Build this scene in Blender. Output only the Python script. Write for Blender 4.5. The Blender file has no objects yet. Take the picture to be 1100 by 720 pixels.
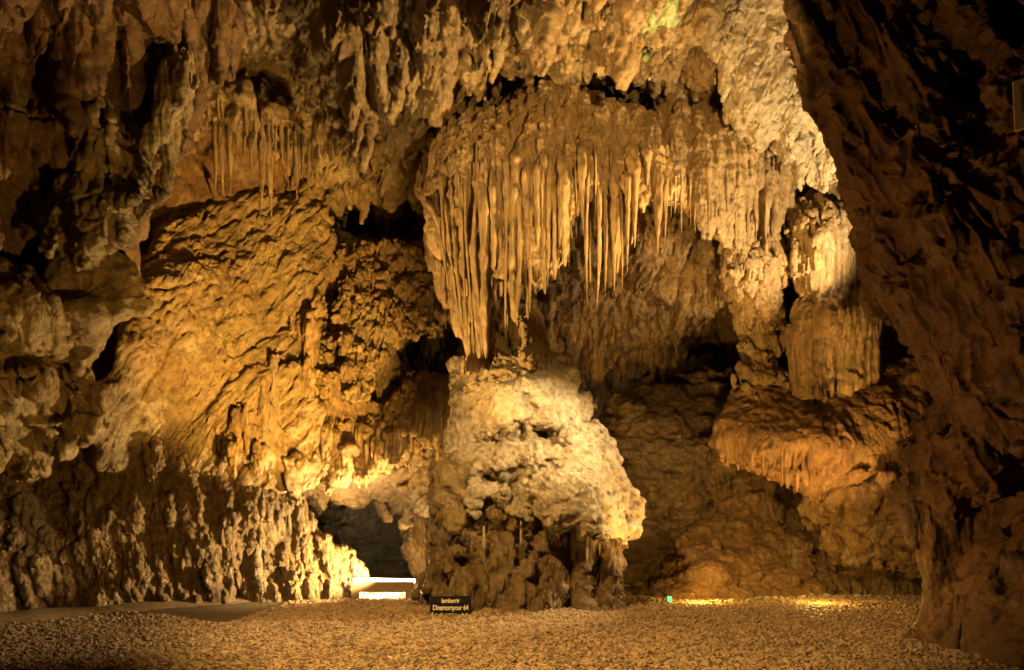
import bpy, math, random, time
import numpy as np
from concurrent.futures import ThreadPoolExecutor

T0 = time.time()
POOL = ThreadPoolExecutor(4)
random.seed(7)
rng = np.random.default_rng(11)
scene = bpy.context.scene
COL = scene.collection

# ------------------------------------------------------------------ camera
EYE = 1.6                       # eye height in metres
F = 750.0                       # focal length in units of a 1100 wide frame
CX, HY = 550.0, 555.0           # the horizon lies low: the lens is shifted up
cam_d = bpy.data.cameras.new('camera')
cam = bpy.data.objects.new('camera', cam_d)
COL.objects.link(cam)
cam.location = (0, 0, EYE)
cam.rotation_euler = (math.radians(90), 0, 0)
cam_d.sensor_width = 36
cam_d.lens = F / 1100 * 36
cam_d.shift_y = (HY - 360) / 1100
cam_d.clip_start = 0.05
cam_d.clip_end = 300
scene.camera = cam


def at(px, py, Y):
    """frame position and distance -> world point"""
    return ((px - CX) / F * Y, Y, EYE - (py - HY) / F * Y)


# ------------------------------------------------------------------ world, exposure
w = bpy.data.worlds.new('World')
scene.world = w
w.use_nodes = True
bg = w.node_tree.nodes['Background']
bg.inputs[0].default_value = (0.9, 0.6, 0.3, 1)
bg.inputs[1].default_value = 0.006
vs = scene.view_settings
vs.view_transform = 'Standard'
vs.look = 'None'
vs.gamma = 1
vs.use_curve_mapping = False
vs.exposure = 0.35
scene.cycles.max_bounces = 6
scene.cycles.diffuse_bounces = 4
scene.cycles.glossy_bounces = 2
scene.cycles.use_denoising = True
scene.cycles.sample_clamp_indirect = 6

# ------------------------------------------------------------------ lamps
def lamp(name, loc, power, col, kind='POINT', size=0.15, target=None, cone=90, blend=0.6):
    d = bpy.data.lights.new(name, kind)
    d.energy = power
    d.color = col
    if kind == 'AREA':
        d.size = size
    else:
        d.shadow_soft_size = size
    if kind == 'SPOT':
        d.spot_size = math.radians(cone)
        d.spot_blend = blend
    o = bpy.data.objects.new(name, d)
    COL.objects.link(o)
    o.location = loc
    if target is not None:
        from mathutils import Vector
        v = Vector(target) - Vector(loc)
        o.rotation_euler = v.to_track_quat('-Z', 'Y').to_euler()
    return o

AMBER = (1.0, 0.56, 0.12)
WARM = (1.0, 0.61, 0.19)
PALE = (1.0, 0.73, 0.36)
# floodlights in the gap beside the left slope
lamp('gap_floodlight', at(412, 626, 13.25), 1500, (1.0, 0.70, 0.28), 'SPOT', 0.08, at(335, 560, 13.3), 130)
lamp('gap_floodlight', at(420, 637, 14.4), 120, (1.0, 0.82, 0.5), size=0.08)
lamp('passage_fill', at(448, 590, 16.2), 60, WARM, size=0.1)  # added fill that lifts the passage wall, no lamp stands there
lamp('gap_floodlight', at(402, 630, 13.95), 260, (1.0, 0.74, 0.34), size=0.06)
lamp('leaning_wall_fill', (-1.0, 8.6, 0.35), 6800, AMBER, 'SPOT', 0.08, at(285, 350, 12.8), 52, 0.9)  # added spot on the open gravel, brightens the leaning wall from the front
lamp('alcove_uplight', at(430, 620, 12.5), 650, AMBER, 'SPOT', 0.06, at(430, 410, 14.5), 75)
# lamps before and behind the right buttress: pale light on the big stalagmite and the ribs
lamp('stalagmite_floodlight', (3.3, 6.8, 5.0), 2900, PALE, 'SPOT', 0.05, at(585, 478, 11.8), 27, 0.8)
lamp('buttress_lamp', at(1015, 335, 11.4), 3600, PALE, 'SPOT', 0.05, at(635, 520, 11.5), 38)
lamp('rib_lamp', at(985, 300, 11.2), 1450, PALE, 'SPOT', 0.06, at(810, 120, 12.6), 120)
lamp('ceiling_floodlight', (6.4, 11.0, 3.6), 5600, WARM, 'SPOT', 0.05, (-0.5, 10.8, 8.7), 52)
# floodlight low at the left towards the canopy, then added fills
lamp('canopy_floodlight', (-4.6, 7.6, 0.35), 6300, WARM, 'SPOT', 0.05, at(620, 230, 12), 42)
lamp('canopy_top_fill', (3.0, 6.2, 6.8), 1600, WARM, 'SPOT', 0.06, at(650, 170, 12.5), 58)  # added spot in free air, lifts the canopy shoulder and the column
lamp('base_fill', (-2.6, 9.4, 0.3), 150, WARM, 'SPOT', 0.05, at(560, 600, 12), 45)  # added to brighten the stalagmite base, no fixture on the gravel
# low orange lamps at the foot of the right slope
lamp('slope_lamp', at(755, 634, 12.9), 46, (1.0, 0.56, 0.10), size=0.08)
lamp('slope_lamp', at(880, 630, 12.7), 46, (1.0, 0.60, 0.12), size=0.08)
lamp('shelf_lamp', at(940, 600, 11.0), 600, (1.0, 0.56, 0.15), 'SPOT', 0.08, at(850, 420, 13), 90)
lamp('shelf_fill', (2.2, 8.2, 0.35), 1300, AMBER, 'SPOT', 0.06, at(880, 400, 13.5), 38)  # added front light for the boulder shelf, set on bare gravel
# added fill spots for gravel, rear recess and side walls, no fixtures
lamp('gravel_fill', (-1.2, 5.8, 5.0), 2100, WARM, 'SPOT', 0.08, (0.2, 10.0, 0), 95)
lamp('recess_fill', (2.4, 9.6, 0.35), 620, AMBER, 'SPOT', 0.06, at(660, 430, 15.5), 62)
lamp('left_wall_fill', (-0.5, 7.0, 0.5), 600, AMBER, 'SPOT', 0.06, (-6.5, 11.0, 4.8), 80)
lamp('right_wall_fill', (0.3, 7.5, 0.3), 440, (1.0, 0.50, 0.15), 'SPOT', 0.06, (5.2, 8.5, 3.5), 80)

# ------------------------------------------------------------------ noise tools
NT = 64
TAB = rng.random((NT, NT, NT), dtype=np.float32) * 2 - 1
TABF = TAB.ravel()
WT = 32
WOFF = (rng.random((WT ** 3, 3), dtype=np.float32) - 0.5) * 0.9 + 0.5
WRND = rng.random(WT ** 3, dtype=np.float32)


def vnoise(x, y, z):
    xi = np.floor(x); yi = np.floor(y); zi = np.floor(z)
    fx = (x - xi).astype(np.float32); fy = (y - yi).astype(np.float32); fz = (z - zi).astype(np.float32)
    fx = fx * fx * (3 - 2 * fx); fy = fy * fy * (3 - 2 * fy); fz = fz * fz * (3 - 2 * fz)
    x0 = xi.astype(np.int32) & 63; y0 = yi.astype(np.int32) & 63; z0 = zi.astype(np.int32) & 63
    x1 = ((x0 + 1) & 63) << 12; y1 = ((y0 + 1) & 63) << 6; z1 = (z0 + 1) & 63
    x0 = x0 << 12; y0 = y0 << 6
    T = TABF
    a = T[x0 + y0 + z0]; b = T[x1 + y0 + z0]
    c = T[x0 + y1 + z0]; d = T[x1 + y1 + z0]
    e = T[x0 + y0 + z1]; g = T[x1 + y0 + z1]
    h = T[x0 + y1 + z1]; k = T[x1 + y1 + z1]
    a += (b - a) * fx; c += (d - c) * fx; e += (g - e) * fx; h += (k - h) * fx
    a += (c - a) * fy; e += (h - e) * fy
    return a + (e - a) * fz


def worley(x, y, z):
    """distance to the nearest feature point, searched in the 8 nearest cells"""
    xi = np.floor(x - 0.5); yi = np.floor(y - 0.5); zi = np.floor(z - 0.5)
    best = np.full(x.shape, 9.0, np.float32)
    second = np.full(x.shape, 9.0, np.float32)
    for dx in (0, 1):
        for dy in (0, 1):
            for dz in (0, 1):
                cx = xi + dx; cy = yi + dy; cz = zi + dz
                i = (((cx.astype(np.int32) & 31) << 10) + ((cy.astype(np.int32) & 31) << 5) + (cz.astype(np.int32) & 31))
                o = WOFF[i]
                d = (cx + o[:, 0] - x) ** 2 + (cy + o[:, 1] - y) ** 2 + (cz + o[:, 2] - z) ** 2
                d = d.astype(np.float32)
                second = np.minimum(second, np.maximum(best, d))
                best = np.minimum(best, d)
    return np.sqrt(best), np.sqrt(second)


def detail(P, comps):
    """sum of outward bumps in metres, worked out in blocks on all cores"""
    n = len(P)
    out = np.empty(n, np.float32)
    B = 24000
    def job(i):
        out[i:i + B] = detail_block(P[i:i + B], comps)
    list(POOL.map(job, range(0, n, B)))
    return out


def detail_block(P, comps):
    x, y, z = P[:, 0], P[:, 1], P[:, 2]
    out = np.zeros(len(P), np.float32)
    for c in comps:
        kind, amp, s = c[0], c[1], c[2]
        sx, sy, sz = s if isinstance(s, tuple) else (s, s, s)
        off = 17.3 * (c[3] if len(c) > 3 else 1)
        xs = x - z * c[4] if len(c) > 4 else x
        X, Y_, Z = xs * sx + off, y * sy + off * 1.7, z * sz + off * 0.6
        if kind == 'fbm':
            a = amp
            for k in range(4):
                out += a * vnoise(X, Y_, Z); a *= 0.5
                X, Y_, Z = X * 2.03 + 5.1, Y_ * 2.03 + 1.7, Z * 2.03 + 9.2
        elif kind == 'noise':
            out += amp * vnoise(X, Y_, Z)
        elif kind == 'billow':         # rounded ribs, sharp valleys
            a = amp
            for k in range(2):
                out += a * (np.sqrt(np.abs(vnoise(X, Y_, Z)) + 1e-4) * 1.4 - 0.7); a *= 0.45
                X, Y_, Z = X * 1.93 + 5.1, Y_ * 1.93 + 1.7, Z * 1.93 + 9.2
        elif kind == 'ridge':          # thin crests
            out += amp * (0.5 - np.sqrt(np.abs(vnoise(X, Y_, Z))) * 1.2)
        elif kind == 'crack':          # thin incised lines
            n = np.abs(vnoise(X, Y_, Z))
            out -= amp * np.clip(1 - n / 0.08, 0, 1)
        elif kind == 'lump':           # cauliflower bumps
            jx = vnoise(X * 0.9, Y_ * 0.9, Z * 0.9) * 0.35
            a, b = worley(X + jx, Y_ - jx, Z + jx)
            out += amp * (0.75 - a * a * 1.6)
        elif kind == 'pit':            # scattered pits
            jx = vnoise(X * 0.8, Y_ * 0.8, Z * 0.8) * 0.5
            a, b = worley(X + jx, Y_ - jx, Z + jx)
            m = np.clip(vnoise(X * 0.31, Y_ * 0.31, Z * 0.31) * 2 + 0.7, 0, 1)
            out -= amp * np.clip(1 - a / 0.42, 0, 1) ** 0.7 * m
        elif kind == 'facet':          # blocky plates with dark joints
            jx = vnoise(X * 0.7, Y_ * 0.7, Z * 0.7) * 0.6
            a, b = worley(X + jx, Y_ - jx, Z + jx)
            out += amp * np.clip((b - a) * 2.2, 0, 1)
        elif kind == 'drape':          # overlapping tongues that end in an undercut tip
            wx = vnoise(X * 0.8, Y_ * 0.8, Z * 0.35)
            for q in (0, 1):
                U = (X + Y_ * 0.6) * (1.0 + 0.55 * q) + wx * 0.9 + q * 0.37
                ci = np.floor(U); u = U - ci - 0.5
                ph = WRND[(ci.astype(np.int32) * 193 + 77 * q) & 32767]
                t = Z * (1 + 0.4 * q) + ph * 3.0 - 1.8 * u * u + vnoise(X * 0.5, Y_ * 0.5, Z * 0.5 + 3.1) * 0.8
                t = t - np.floor(t)
                tip = np.clip(t / 0.08, 0, 1)
                out += amp * (1 - 0.45 * q) * ((1 - t) * tip * (0.35 + 0.65 * np.sqrt(np.clip(1 - 4 * u * u, 0, 1))) - 0.25)
        elif kind == 'bed':            # layered ledges
            t = Z + vnoise(x * 0.5 + off, y * 0.5, z * 0.5) * 1.2
            t = t - np.floor(t)
            out += amp * (t * t)
    return out


def drip_map(x, y, s, amp, power=1.2, seed=0, fill=1.0):
    """hanging tips per column of the grid: 2D cells with random length"""
    X = x * s + seed * 3.7; Y_ = y * s + seed * 1.9
    xi = np.floor(X - 0.5); yi = np.floor(Y_ - 0.5)
    g = np.zeros(X.shape, np.float32)
    for dx in (-0, 1):
        for dy in (0, 1):
            cx = xi + dx; cy = yi + dy
            i = (((cx.astype(np.int32) & 31) << 10) + ((cy.astype(np.int32) & 31) << 5) + (seed & 31))
            o = WOFF[i]
            d = np.sqrt((cx + o[..., 0] - X) ** 2 + (cy + o[..., 1] - Y_) ** 2)
            r = WRND[i]
            g = np.maximum(g, np.clip(1 - d / 0.52, 0, 1) ** power * np.clip((r - (1 - fill)) / fill, 0, 1))
    return (g * amp).astype(np.float32)


# ------------------------------------------------------------------ shape tools
def poly_sd(px, py, poly):
    P = np.array(poly, np.float64)
    n = len(P)
    d = np.full(px.shape, 1e18)
    inside = np.zeros(px.shape, bool)
    for i in range(n):
        ax, ay = P[i]; bx, by = P[(i + 1) % n]
        ex, ey = bx - ax, by - ay
        wx, wy = px - ax, py - ay
        t = np.clip((wx * ex + wy * ey) / (ex * ex + ey * ey + 1e-9), 0, 1)
        d = np.minimum(d, (wx - ex * t) ** 2 + (wy - ey * t) ** 2)
        c = ((ay > py) != (by > py)) & (px < (bx - ax) * (py - ay) / (by - ay + 1e-12) + ax)
        inside ^= c
    d = np.sqrt(d)
    return np.where(inside, -d, d)


class Depth:
    """smooth interpolation of distances given at control points"""
    def __init__(self, pts):
        P = np.array(pts, float)
        self.P = P[:, :2] / 100.0
        n = len(P)
        A = np.zeros((n + 3, n + 3))
        r = np.sqrt(((self.P[:, None] - self.P[None]) ** 2).sum(-1) + 0.09)
        A[:n, :n] = -r - np.eye(n) * 0.02
        A[:n, n] = 1; A[:n, n + 1:] = self.P
        A[n, :n] = 1; A[n + 1:, :n] = self.P.T
        b = np.zeros(n + 3); b[:n] = P[:, 2]
        self.w = np.linalg.lstsq(A, b, rcond=None)[0]
        self.lo, self.hi = P[:, 2].min() - 1.2, P[:, 2].max() + 1.2

    def __call__(self, px, py):
        sh = px.shape
        x = px.ravel() / 100.0; y = py.ravel() / 100.0
        out = self.w[-3] + self.w[-2] * x + self.w[-1] * y
        for i, (a, b) in enumerate(self.P):
            out = out - self.w[i] * np.sqrt((x - a) ** 2 + (y - b) ** 2 + 0.09)
        return np.clip(out, self.lo, self.hi).reshape(sh)


def smax(a, b, k):
    h = np.clip(0.5 + 0.5 * (a - b) / k, 0, 1)
    return b + (a - b) * h + k * h * (1 - h)


def smin(a, b, k):
    return -smax(-a, -b, k)


def surface_nets(Fv, org, h):
    """Fv<0 inside; returns verts, quads"""
    ins = Fv < 0
    nx, ny, nz = Fv.shape
    cnt = np.zeros((nx - 1, ny - 1, nz - 1), np.uint8)
    for dx in (0, 1):
        for dy in (0, 1):
            for dz in (0, 1):
                cnt += ins[dx:nx - 1 + dx, dy:ny - 1 + dy, dz:nz - 1 + dz]
    act = (cnt > 0) & (cnt < 8)
    I = np.stack(np.nonzero(act), 1)
    idx = np.full(act.shape, -1, np.int32)
    idx[act] = np.arange(len(I))
    acc = np.zeros((len(I), 3)); num = np.zeros(len(I))
    corners = [(a, b, c) for a in (0, 1) for b in (0, 1) for c in (0, 1)]
    vals = {}
    for c in corners:
        vals[c] = Fv[I[:, 0] + c[0], I[:, 1] + c[1], I[:, 2] + c[2]].astype(np.float64)
    for ax in range(3):
        for c in corners:
            if c[ax] == 1:
                continue
            d = list(c); d[ax] = 1; d = tuple(d)
            a, b = vals[c], vals[d]
            m = (a < 0) != (b < 0)
            t = np.where(m, a / np.where(m, a - b, 1), 0)
            mf = m.astype(np.float64)
            for j in range(3):
                acc[:, j] += mf * (t if j == ax else c[j])
            num += mf
    V = (I + acc / num[:, None]) * h + np.array(org)
    quads = []
    for ax in range(3):
        o1, o2 = [(1, 2), (2, 0), (0, 1)][ax]
        sl0 = [slice(1, -1)] * 3; sl1 = [slice(1, -1)] * 3
        sl0[ax] = slice(0, -1); sl1[ax] = slice(1, None)
        a = ins[tuple(sl0)]; b = ins[tuple(sl1)]
        E = np.argwhere(a != b)
        if len(E) == 0:
            continue
        flip = a[E[:, 0], E[:, 1], E[:, 2]]
        base = E.copy()
        for k in range(3):
            if k != ax:
                base[:, k] += 1
        def cell(s1, s2):
            q = base.copy(); q[:, o1] -= s1; q[:, o2] -= s2
            return idx[q[:, 0], q[:, 1], q[:, 2]]
        Q = np.stack([cell(1, 1), cell(0, 1), cell(0, 0), cell(1, 0)], 1)
        Q = np.where(flip[:, None], Q, Q[:, ::-1])
        quads.append(Q)
    Q = np.concatenate(quads)
    Q = Q[(Q >= 0).all(1)]
    return V, Q


def mesh_from(name, V, Q, smooth=True):
    me = bpy.data.meshes.new(name)
    me.vertices.add(len(V)); me.vertices.foreach_set('co', np.asarray(V, np.float32).ravel())
    k = Q.shape[1]
    me.loops.add(Q.size); me.loops.foreach_set('vertex_index', Q.astype(np.int32).ravel())
    me.polygons.add(len(Q))
    me.polygons.foreach_set('loop_start', np.arange(0, Q.size, k, dtype=np.int32))
    me.update(calc_edges=True)
    me.polygons.foreach_set('use_smooth', np.full(len(Q), smooth))
    me.update()
    return me


def tag(o, label=None, cat=None, group=None, kind=None):
    if label: o['label'] = label
    if cat: o['category'] = cat
    if group: o['group'] = group
    if kind: o['kind'] = kind
    return o


def link(name, me, mat, parent=None, loc=None):
    o = bpy.data.objects.new(name, me)
    if mat and not me.materials:
        me.materials.append(mat)
    COL.objects.link(o)
    if loc is not None:
        o.location = loc
    if parent is not None:
        o.parent = parent
    return o


def empty(name, loc):
    o = bpy.data.objects.new(name, None)
    COL.objects.link(o)
    o.location = loc
    o.empty_display_size = 0.3
    return o


def rock_mesh(name, poly, depth, k=0.5, taper=0.25, thick=2.5, h=0.05, base=(), fine=(), drips=(), holes=(), blobs=(), bounds=None, ref=None, close=False):
    """one rock body: outline + front distances, rounded, carved and roughened"""
    D = Depth(depth) if not callable(depth) else depth
    amp = sum(abs(c[1]) for c in base) * 1.2
    if bounds is None:
        xs = [p[0] for p in poly]; ys = [p[1] for p in poly]
        bounds = (min(xs) - 12, max(xs) + 12, min(ys) - 12, max(ys) + 12)
    gx, gy = np.meshgrid(np.linspace(bounds[0], bounds[1], 24), np.linspace(bounds[2], bounds[3], 24))
    dd = D(gx, gy)
    if poly is not None:
        m = poly_sd(gx, gy, poly) < 15
        dd = dd[m] if m.any() else dd
    y0 = float(dd.min()) - 0.35 - amp; y1 = float(dd.max()) + thick * 0.75
    for (bx, by, bY, rx, ry, rz) in blobs:
        y0 = min(y0, bY - ry - 0.2)
    X = [(bounds[i] - CX) / F * yy for i in (0, 1) for yy in (y0, y1)]
    Z = [EYE - (bounds[i] - HY) / F * yy for i in (2, 3) for yy in (y0, y1)]
    x0, x1, z0, z1 = min(X) - amp, max(X) + amp, min(Z) - amp, max(Z) + amp
    dripmax = sum(d[1] for d in drips)
    z0 -= dripmax * 0.6
    z0 = max(z0, -0.5)
    R = 3
    H = h * R
    n = [int(math.ceil((b - a) / H)) + 2 for a, b in ((x0, x1), (y0, y1), (z0, z1))]
    ax = [a + np.arange(m) * H for a, m in zip((x0, y0, z0), n)]
    GX, GY, GZ = np.meshgrid(*ax, indexing='ij')
    GYs = np.maximum(GY, 0.5)
    px = CX + GX * F / GYs; py = HY - (GZ - EYE) * F / GYs
    d = D(px, py)
    a = (d - GY) * 0.85
    if poly is not None:
        b = poly_sd(px, py, poly) * d / F + taper * (GY - d)
        V = smax(a, b, k)
    else:
        x_0, x_1, y_0, y_1 = bounds
        V = smax(a, poly_sd(px, py, [(x_0, y_0), (x_1, y_0), (x_1, y_1), (x_0, y_1)]) * d / F, 0.15)
    for (hx, hy, hY, rx, ry, rz) in blobs:
        c = at(hx, hy, hY)
        e = np.sqrt(((GX - c[0]) / rx) ** 2 + ((GY - c[1]) / ry) ** 2 + ((GZ - c[2]) / rz) ** 2)
        V = smin(V, (e - 1) * min(rx, ry, rz), 0.15)
    for (hx, hy, hY, rx, ry, rz) in holes:
        c = at(hx, hy, hY)
        e = np.sqrt(((GX - c[0]) / rx) ** 2 + ((GY - c[1]) / ry) ** 2 + ((GZ - c[2]) / rz) ** 2)
        V = smax(V, -(e - 1) * min(rx, ry, rz), 0.12)
    if close:
        V = np.maximum(V, GY - d - thick * 0.7)
    V = V.astype(np.float32)
    # fine grid, evaluated only near the surface
    m = [(k_ - 1) * R for k_ in n]
    band = H * 1.2 + amp + dripmax * 0.9
    cv = np.abs(V[:-1, :-1, :-1]) < band
    mask = np.repeat(np.repeat(np.repeat(cv, R, 0), R, 1), R, 2)
    sign = np.repeat(np.repeat(np.repeat(V[:-1, :-1, :-1], R, 0), R, 1), R, 2)
    fine_f = sign
    I = np.argwhere(mask).astype(np.int32)
    P = (I * h + np.array([x0, y0, z0])).astype(np.float32)
    C = I.astype(np.float32) / R
    if drips:
        cxx = (x0 + np.arange(m[0]) * h)[:, None] * np.ones((1, m[1])); cyy = (y0 + np.arange(m[1]) * h)[None, :] * np.ones((m[0], 1))
        g = np.zeros((m[0], m[1]), np.float32)
        for q in drips:
            g = np.maximum(g, drip_map(cxx, cyy, q[0], q[1], *(q[2:])))
        C[:, 2] += g[I[:, 0], I[:, 1]] / H
    np.clip(C, 0, np.array(V.shape, np.float32) - 1.001, out=C)
    J = C.astype(np.int32); Fr = C - J
    st = (V.shape[1] * V.shape[2], V.shape[2], 1)
    Vr = V.ravel(); o = J[:, 0] * st[0] + J[:, 1] * st[1] + J[:, 2]
    fx, fy, fz = Fr[:, 0], Fr[:, 1], Fr[:, 2]
    a0 = Vr[o] * (1 - fz) + Vr[o + 1] * fz
    a1 = Vr[o + st[1]] * (1 - fz) + Vr[o + st[1] + 1] * fz
    a2 = Vr[o + st[0]] * (1 - fz) + Vr[o + st[0] + 1] * fz
    a3 = Vr[o + st[0] + st[1]] * (1 - fz) + Vr[o + st[0] + st[1] + 1] * fz
    val = (a0 * (1 - fy) + a1 * fy) * (1 - fx) + (a2 * (1 - fy) + a3 * fy) * fx
    near = np.abs(val) < amp + 2 * h
    if near.any() and base:
        val[near] -= detail(P[near], base)
    fine_f[I[:, 0], I[:, 1], I[:, 2]] = val
    if poly is not None:              # close the sides of the body
        fine_f[0] = np.maximum(fine_f[0], h); fine_f[-1] = np.maximum(fine_f[-1], h)
        fine_f[:, :, 0] = np.maximum(fine_f[:, :, 0], h); fine_f[:, :, -1] = np.maximum(fine_f[:, :, -1], h)
    VV, Q = surface_nets(fine_f, (x0, y0, z0), h)
    # drop tiny floating crumbs is skipped: they sit in the crevices
    me = mesh_from(name, VV, Q)
    if fine:
        # split every quad in four, then push the points along their normals
        nE = len(me.edges)
        ev = np.empty(nE * 2, np.int32); me.edges.foreach_get('vertices', ev); ev = ev.reshape(-1, 2)
        le = np.empty(len(me.loops), np.int32); me.loops.foreach_get('edge_index', le); le = le.reshape(-1, 4)
        n0 = len(VV); VV = VV.astype(np.float32)
        fc = VV[Q].mean(1)
        es = VV[ev[:, 0]] + VV[ev[:, 1]]
        # one pass of smoothing towards the face centres
        cnt = np.bincount(Q.ravel(), minlength=n0).astype(np.float32)
        sm = np.stack([np.bincount(Q.ravel(), np.repeat(fc[:, j], 4), minlength=n0) for j in range(3)], 1) / np.maximum(cnt, 1)[:, None]
        VS = VV * 0.5 + sm.astype(np.float32) * 0.5
        co = np.concatenate([VS, es * 0.5, fc])
        e = n0 + le
        prv = np.roll(e, 1, axis=1)
        c = np.repeat((n0 + nE + np.arange(len(Q)))[:, None], 4, 1)
        Q2 = np.stack([Q, e, c, prv], -1).reshape(-1, 4)
        d1 = co[Q2[:, 2]] - co[Q2[:, 0]]; d2 = co[Q2[:, 3]] - co[Q2[:, 1]]
        fn = np.stack([d1[:, 1] * d2[:, 2] - d1[:, 2] * d2[:, 1], d1[:, 2] * d2[:, 0] - d1[:, 0] * d2[:, 2], d1[:, 0] * d2[:, 1] - d1[:, 1] * d2[:, 0]], 1)
        fr = Q2.ravel()
        no = np.stack([np.bincount(fr, np.repeat(fn[:, j], 4), minlength=len(co)) for j in range(3)], 1)
        no /= np.sqrt((no ** 2).sum(1))[:, None] + 1e-12
        no = no.astype(np.float32)
        co = co + no * detail(co, fine)[:, None]
        bpy.data.meshes.remove(me)
        me = mesh_from(name, co, Q2)
    print('%-24s %8d verts  %.1fs' % (name, len(me.vertices), time.time() - T0))
    return me


def rock(name, mat, label=None, cat=None, group=None, kind=None, parent=None, **kw):
    me = rock_mesh(name, **kw)
    nv = len(me.vertices)
    co = np.empty(nv * 3, np.float32); me.vertices.foreach_get('co', co); co = co.reshape(-1, 3)
    if parent is None:
        base = np.array([co[:, 0].mean(), co[:, 1].mean(), co[:, 2].min()], np.float32)
        me.vertices.foreach_set('co', (co - base).ravel()); me.update()
        o = link(name, me, mat, None, tuple(float(v) for v in base))
        tag(o, label, cat, group, kind)
    else:
        base = np.array(parent.location, np.float32)
        me.vertices.foreach_set('co', (co - base).ravel()); me.update()
        o = link(name, me, mat, parent)
    return o


# ------------------------------------------------------------------ materials
def rock_mat(name, c1, c2, c3, rough=0.5, scale=0.6, streak=1.0, bump=0.5, spec=0.5, grain=40.0):
    """c1 main, c2 second tone in patches, c3 stains"""
    m = bpy.data.materials.new(name); m.use_nodes = True
    nt = m.node_tree; N = nt.nodes; L = nt.links
    bs = N['Principled BSDF']
    geo = N.new('ShaderNodeNewGeometry')
    mp = N.new('ShaderNodeMapping'); mp.inputs['Scale'].default_value = (1, 1, streak)
    L.new(geo.outputs['Position'], mp.inputs['Vector'])
    def noise(sc, det=6, rg=0.6, dist=0.0, vec=None):
        n = N.new('ShaderNodeTexNoise'); n.inputs['Scale'].default_value = sc
        n.inputs['Detail'].default_value = det; n.inputs['Roughness'].default_value = rg
        n.inputs['Distortion'].default_value = dist
        L.new(vec or mp.outputs[0], n.inputs['Vector'])
        return n
    def ramp(src, a, b):
        r = N.new('ShaderNodeMapRange'); r.inputs[1].default_value = a; r.inputs[2].default_value = b
        L.new(src, r.inputs[0]); return r.outputs[0]
    def mix(f, a, b, blend='MIX'):
        x = N.new('ShaderNodeMix'); x.data_type = 'RGBA'; x.blend_type = blend
        if isinstance(f, float): x.inputs[0].default_value = f
        else: L.new(f, x.inputs[0])
        for v, s in ((a, x.inputs[6]), (b, x.inputs[7])):
            if isinstance(v, tuple): s.default_value = v + (1,)
            else: L.new(v, s)
        return x.outputs[2]
    n1 = noise(scale, 8, 0.62, 0.4)
    n2 = noise(scale * 2.7, 8, 0.65, 0.6)
    n3 = noise(scale * 14, 6, 0.75)
    n4 = noise(scale * 1.6, 7, 0.7, 1.0)
    col = mix(ramp(n1.outputs[0], 0.40, 0.60), c1, c2)
    pale = tuple(min(0.7, 0.35 * v + 0.30 * k_) for v, k_ in zip(c1, (1.0, 0.86, 0.66)))
    col = mix(ramp(n4.outputs[0], 0.57, 0.70), col, pale if c1[0] > 0.3 else c1)
    col = mix(ramp(n2.outputs[0], 0.54, 0.68), col, c3)
    lo = N.new('ShaderNodeMapRange'); lo.inputs[1].default_value = 0.3; lo.inputs[2].default_value = 0.7
    lo.inputs[3].default_value = 0.45; lo.inputs[4].default_value = 1.45
    L.new(n3.outputs[0], lo.inputs[0])
    gcol = N.new('ShaderNodeCombineColor')
    for i in range(3): L.new(lo.outputs[0], gcol.inputs[i])
    col = mix(1.0, col, gcol.outputs[0], 'MULTIPLY')
    L.new(col, bs.inputs['Base Color'])
    rr = N.new('ShaderNodeMapRange'); rr.inputs[1].default_value = 0.35; rr.inputs[2].default_value = 0.65
    rr.inputs[3].default_value = max(0.15, rough - 0.22); rr.inputs[4].default_value = min(1.0, rough + 0.2)
    L.new(n2.outputs[0], rr.inputs[0]); L.new(rr.outputs[0], bs.inputs['Roughness'])
    bs.inputs['Specular IOR Level'].default_value = spec
    f1 = noise(grain * 0.22, 10, 0.72)
    f2 = noise(grain, 5, 0.75)
    b1 = N.new('ShaderNodeBump'); b1.inputs['Distance'].default_value = 0.28; b1.inputs['Strength'].default_value = bump
    b2 = N.new('ShaderNodeBump'); b2.inputs['Distance'].default_value = 0.06; b2.inputs['Strength'].default_value = bump
    L.new(f1.outputs[0], b1.inputs['Height']); L.new(f2.outputs[0], b2.inputs['Height'])
    L.new(b1.outputs[0], b2.inputs['Normal']); L.new(b2.outputs[0], bs.inputs['Normal'])
    return m


def plain(name, col, rough=0.6, emit=None, strength=0.0, metal=0.0):
    m = bpy.data.materials.new(name); m.use_nodes = True
    nt = m.node_tree; bs = nt.nodes['Principled BSDF']
    n = nt.nodes.new('ShaderNodeTexNoise'); n.inputs['Scale'].default_value = 9; n.inputs['Detail'].default_value = 6
    mx = nt.nodes.new('ShaderNodeMix'); mx.data_type = 'RGBA'
    nt.links.new(n.outputs[0], mx.inputs[0])
    mx.inputs[6].default_value = tuple(c * 0.75 for c in col) + (1,)
    mx.inputs[7].default_value = tuple(min(1, c * 1.2) for c in col) + (1,)
    nt.links.new(mx.outputs[2], bs.inputs['Base Color'])
    bs.inputs['Roughness'].default_value = rough
    bs.inputs['Metallic'].default_value = metal
    bs.inputs['Specular IOR Level'].default_value = 0.2 if rough > 0.9 else 0.5
    if emit:
        bs.inputs['Emission Color'].default_value = emit + (1,)
        bs.inputs['Emission Strength'].default_value = strength
    return m

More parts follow.
